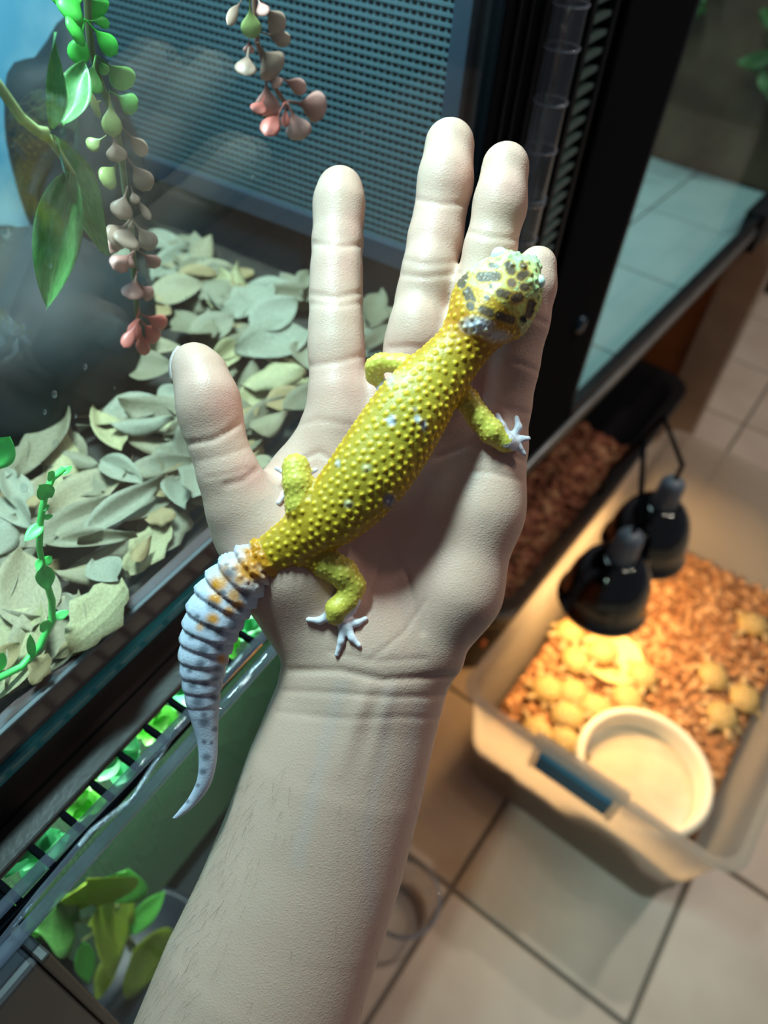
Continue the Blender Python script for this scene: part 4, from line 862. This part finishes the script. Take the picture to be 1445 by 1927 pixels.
def dup(root, loc_, rz, label):
    r = root.copy(); COL.objects.link(r); M = Matrix.Translation(Vector(loc_)) @ Matrix.Rotation(rz, 4, 'Z'); W[r] = M; r.matrix_basis = M; r['label'] = label
    for ch in root.children:
        c = ch.copy(); COL.objects.link(c); c.parent = r; c.matrix_basis = ch.matrix_basis.copy(); W[c] = M @ ch.matrix_basis
    return r
TP = [(1083, 1239, 'small yellow tan tortoise against the side of the yellowish feeding dish', .4, 1.2), (1134, 1224, 'small yellow tan tortoise sitting in the feeding dish under the heat lamps', 2.2, .95), (1211, 1268, 'small tan tortoise alone between the feeding dish and the bowl', 3.4, 1), (1182, 1312, 'small tan tortoise just behind the rim of the water bowl', 4.0, .95),
      (1030, 1296, 'small tortoise of the close pair beside the bin side wall', 2.6, .95), (1078, 1302, 'small tortoise of the close pair beside the bin side wall', 2.9, .95), (1068, 1346, 'small tortoise in the huddle between bowl and bin corner', 5.3, .9), (1122, 1330, 'small tortoise in the huddle between bowl and bin corner', 2.0, 1.05),
      (1012, 1378, 'pale small tortoise in the front corner of the bin', 1.0, 1.1), (1066, 1396, 'small brown tan tortoise wedged between the bowl and the front bin wall', 4.6, 1.05), (1345, 1270, 'small tan tortoise out on the open bedding with a dark shadow beside it', .6, 1.15), (1362, 1345, 'small tan tortoise of the pair next to the long bin wall', 3.6, 1.1), (1404, 1312, 'small tan tortoise of the pair next to the long bin wall', .3, 1.0), (1420, 1172, 'small brown tortoise by itself at the rear wall of the bin', 5.0, 1.0), (1072, 1186, 'small tortoise half hidden below the near lamp dome', 2.4, .95)]
proto = None
for i, (px, py, lb_, rz_, sc_) in enumerate(TP):
    z_ = SUBZ+(.013 if i == 1 else .004); p = onZ(px, py, z_+.015); p[2] = z_
    if proto is None: proto = tort_proto(p, rz_, .92, lb_)
    else: dup(proto, p, rz_, lb_)

# ------------------------------------------------------------------ black tub with red bark
TZ = .245
R1, R2 = onZ(955, 1195, TZ), onZ(1312, 716, TZ); tx = nrm(R2-R1); ty = np.array((-tx[1], tx[0], 0)); TLN = np.linalg.norm(R2-R1); TW = .42
TUB = empty('bark_tub', tuple((R1+tx*TLN/2+ty*TW/2)[:2])+(0,), 'black plastic tub with thick rolled rim holding red bark', 'tub')
def tprof(inset, z, r=.07, slope=.5):
    d = (TZ-z); pts = []
    x0, x1, y0, y1 = inset+d*.10, TLN-inset-d*1.25, inset+d*.10, TW-inset-d*.10
    for (cx_, cy_, a0) in [(x1-r, y1-r, 0), (x0+r, y1-r, 90), (x0+r, y0+r, 180), (x1-r, y0+r, 270)]:
        for k in range(8):
            a = math.radians(a0+90*k/7); p = R1+tx*(cx_+r*math.cos(a))+ty*(cy_+r*math.sin(a)); pts.append((p[0], p[1], z))
    return pts
loops = [tprof(.018, .005), tprof(.018, TZ-.045), tprof(.004, TZ-.045), tprof(0, TZ-.02), tprof(.003, TZ-.002), tprof(.010, TZ), tprof(.030, TZ-.001), tprof(.033, TZ-.012), tprof(.030, .014)]
m = MB(); n = len(loops[0]); fs_ = []
for i in range(len(loops)-1):
    for j in range(n): fs_.append((i*n+j, i*n+(j+1) % n, (i+1)*n+(j+1) % n, (i+1)*n+j))
fs_.append(tuple(range(n-1, -1, -1))); fs_.append(tuple((len(loops)-1)*n+j for j in range(n))); m.add(sum(loops, []), fs_)
tb_ = m.build('tub_body', mat('black_tub_plastic', (.008, .007, .009), .45, spec=.25), TUB, sm=False)
for k in range(5):                                                # ribs on the sloped inner end wall
    y_ = .07+k*.07; rb = MB(); a = R1+tx*(TLN-.045)+ty*y_; b = R1+tx*(TLN-.045-1.25*.13)+ty*y_; rb.tube([(a[0], a[1], TZ-.02), (b[0], b[1], TZ-.15)], .006, 8); rb.build('wall_rib', mat('brown_black_rib', (.05, .03, .025), .5), TUB, sm=True)
BZ = .125
def inT(u, s, z): d = TZ-z; x0, x1, y0, y1 = .036+d*.10, TLN-.042-d*1.25,   .036+d*.10, TW-.036-d*.10; p = R1+tx*(x0+(x1-x0)*u)+ty*(y0+(y1-y0)*(s*.5+.5)); return (p[0], p[1], z)
hf = heightfield([inT(0, -1, BZ)[:2], inT(1, -1, BZ)[:2], inT(1, 1, BZ)[:2], inT(0, 1, BZ)[:2]], BZ, .004, 60, 34, 9, 14)
bk_ = hf.build('red_bark', M_bark, None, sm=True); tag(bk_, 'coarse red brown bark chips filling the black tub', 'bark', kind='stuff')
cm_ = MB(); chips(cm_, lambda u, s: inT(u, s*.96, BZ), 1500, .012, .010, .024, [(.36, .12, .06), (.24, .07, .035), (.46, .19, .09), (.40, .15, .09), (.55, .28, .14)], 12)
tag(cm_.build('bark_chips', M_chip, bk_), kind='stuff')

# ------------------------------------------------------------------ twin dome heat lamp
d1 = at(1133, 1128, 1.19); d2 = at(1198, 1052, 1.30); d2[2] = d1[2]
LAMP = empty('heat_lamp', (d1+d2)/2, 'twin glossy black dome heat lamp hung over the bin', 'lamp')
for c in (d1, d2):
    M_ = Matrix.Translation(Vector(c)); m = MB()
    m.lathe([(.0715, -.004), (.0735, 0), (.0715, .006), (.068, .010), (.066, .030), (.061, .056), (.052, .080), (.040, .096), (.028, .104), (.022, .106), (.020, .104), (.036, .092), (.048, .076), (.058, .052), (.064, .028), (.066, .008), (.0715, -.004)], 48, M_); dm = m.build('dome', M_dome, LAMP, sm=True)
    m = MB(); m.lathe([(.020, .102), (.021, .108), (.019, .150), (.016, .156), (.008, .160), (.0, .161)], 28, M_); m.build('socket', M_socket, LAMP, sm=True)
    m = MB(); m.lathe([(.0, .018), (.018, .022), (.026, .036), (.024, .052), (.013, .070), (.012, .098), (.0, .099)], 24, M_); m.build('bulb', mat('warm_bulb', (.9, .7, .4), .4, emit=((1.0, .62, .25), 4)), LAMP, sm=True)
    lg = bpy.data.lights.new('heat_bulb', 'SPOT'); lg.energy = 5.8; lg.color = (1.0, .60, .24); lg.spot_size = math.radians(156); lg.spot_blend = .2; lg.shadow_soft_size = .03
    lo = bpy.data.objects.new('heat_bulb_light', lg); COL.objects.link(lo); lo.location = (c[0], c[1], c[2]+.012)
    m = MB(); e = R1+tx*(TLN*.45)+ty*.02; top = (c[0], c[1], c[2]+.159)
    m.tube([top, (c[0], c[1], c[2]+.19), tuple((np.array(c)+np.array((e[0], e[1], c[2])))/2+np.array((0, 0, .20)))[:3], (e[0], e[1], TZ+.06), (e[0], e[1], TZ+.001)], .004, 8); m.build('cord', M_blackmatte, LAMP, sm=True)
# ------------------------------------------------------------------ clear cup on the tiles
p = onZ(752, 1712, 0)
cp = empty('plastic_cup', (p[0], p[1], 0), 'clear empty plastic deli cup standing on the tiles beside the forearm', 'cup')
m = MB(); m.lathe([(.0, .001), (.040, .001), (.044, .004), (.052, .058), (.055, .060), (.055, .064), (.0505, .064), (.0425, .006), (.0, .004)], 40, Matrix.Translation((p[0], p[1], 0))); m.build('cup_body', M_clear, cp, sm=True)
m = MB(); m.lathe([(.052, .058), (.057, .060), (.057, .066), (.052, .067), (.052, .058)], 40, Matrix.Translation((p[0], p[1], 0))); m.build('cup_rim', M_acryl, cp, sm=True)
# ------------------------------------------------------------------ plant in the lower tank
root = empty('potted_plant', onY(215, 1760, .21), 'artificial plant with pointed green and yellow leaves inside the lower vented tank', 'plant')
m = MB(); ctr = onY(212, 1720, .21); m.tube([ctr+np.array((0, 0, -.12)), ctr], .0022, 8)
PL = [(178, 1700, 162, 1652, 52, 'y'), (216, 1695, 240, 1632, 56, 'g'), (245, 1755, 310, 1675, 44, 'g'), (140, 1735, 62, 1755, 50, 'd'), (240, 1740, 165, 1745, 60, 'y'), (155, 1770, 165, 1850, 34, 'g'), (215, 1790, 180, 1885, 54, 'y'), (245, 1790, 305, 1825, 64, 'y'), (225, 1690, 262, 1655, 36, 'd')]
for i, (x0, y0, x1, y1, wpx, k) in enumerate(PL):
    a = onY(x0, y0, .205); e = onY(x1, y1, .195); m.tube([ctr, (ctr+a)/2+np.array((0, -.003, .004)), a], [.0018, .0014, .0011], 7); s = np.linalg.norm(e-a)/math.hypot(x1-x0, y1-y0)
    thick(link('leaf', leafmesh('pointed_leaf', 'oval' if k != 'd' else 'lance', .12, .10, .08, 10, 3, i+50), {'y': M_leafy, 'g': mat('fresh_green_leaf', (.06, .42, .10), .35, noise=(.16, .46, .06), nscale=30, transl=.25), 'd': M_leafd}[k], root, align(a, e, wpx*s*.85, VIEW, random.uniform(-.2, .2))), .0008)
m.build('stem', M_stem, root, sm=True)
b_ = ctr+np.array((0, 0, -.12)); m = MB(); hgt = b_[2]-(H-.74); m.lathe([(.0, 0), (.040, 0), (.052, hgt-.006), (.055, hgt), (.050, hgt), (.046, hgt-.012), (.0, hgt-.012)], 28, Matrix.Translation((b_[0], b_[1], H-.74))); m.build('pot', M_navy, root, sm=True)
# leafy backdrop plants behind the green mesh of the lower tank
gl = [mat('lit_green_leaf', (.08, .55, .10), .4, noise=(.20, .62, .06), nscale=40, transl=.3), mat('sea_green_leaf', (.05, .42, .22), .4, noise=(.10, .5, .16), nscale=40, transl=.3)]
lmG = [leafmesh('ivy_leaf', 'oval', .2, .3, .2, 8, 2, 70+i) for i in range(3)]
for q, (x_, y_) in enumerate([(.04, .26), (.10, .255), (.16, .26), (.22, .255), (.28, .26), (.03, .168), (.055, .170), (.08, .167), (.105, .170), (.13, .168), (.155, .170), (.18, .168), (.21, .17)]):
    up_ = y_ > .22; zt = H-.322
    root = empty('ivy_strand', (x_, y_, zt), 'green ivy strand hanging '+('behind the green mesh' if up_ else 'below the vent slots')+' of the vented tank', 'plant', 'ivy strands in the vented tank')
    L_ = .34 if up_ else .026; m = MB(); m.tube([(x_, y_, zt+.010), (x_+.004, y_+.003, zt-L_*.5), (x_, y_, zt-L_)], .0010, 6); m.build('stem', M_stem, root, sm=True)
    for k in range(60 if up_ else 16):
        a = np.array((x_, y_, zt-L_*(k/(60 if up_ else 16)))); an = random.uniform(0, 6.28); d_ = np.array((math.cos(an), math.sin(an)*.6, random.uniform(-.7, .3)))*(random.uniform(.02, .032) if up_ else random.uniform(.010, .015))
        me = lmG[k % 3]; key = ('ivy', k % 3, q % 2)
        if key not in LV: c_ = me.copy(); c_.materials.append(gl[q % 2]); LV[key] = c_
        link('leaf', LV[key], None, root, align(a, a+d_, .018 if up_ else .011, (0, -.4, .9), random.uniform(-.4, .4)))
# ------------------------------------------------------------------ plants on the backdrop of the side tank
gm = mat('dim_green_leaf', (.05, .20, .07), .5, noise=(.12, .24, .05), nscale=20)
for q, (lx, ly, lz) in enumerate([(1.09, .14, -.30), (1.09, .32, -.24), (.96, .42, -.34), (1.07, .06, -.16)]):
    b0 = SM @ Vector((lx, ly, lz)); root = empty('silk_plant', b0, 'dim green silk plant fixed to the brown backdrop of the long terrarium', 'plant', 'silk plants in the long terrarium')
    m = MB(); e0 = SM @ Vector((1.112, ly, lz+.05)); m.tube([e0, b0, b0+Vector((-.01, 0, -.12))], .002, 6); m.build('stem', M_stem, root, sm=True)
    for k in range(16):
        a = np.array(b0)+np.array((-.01*(k/16), 0, -.12*(k/16))); an = random.uniform(0, 6.28); d_ = np.array((-abs(math.cos(an))*.7, math.sin(an), random.uniform(-.6, .5)))*random.uniform(.035, .06)
        key = ('silk', k % 3)
        if key not in LV: c_ = lmG[k % 3].copy(); c_.materials.append(gm); LV[key] = c_
        link('leaf', LV[key], None, root, align(a, a+d_, .030, (-.8, -.4, .3), random.uniform(-.4, .4)))
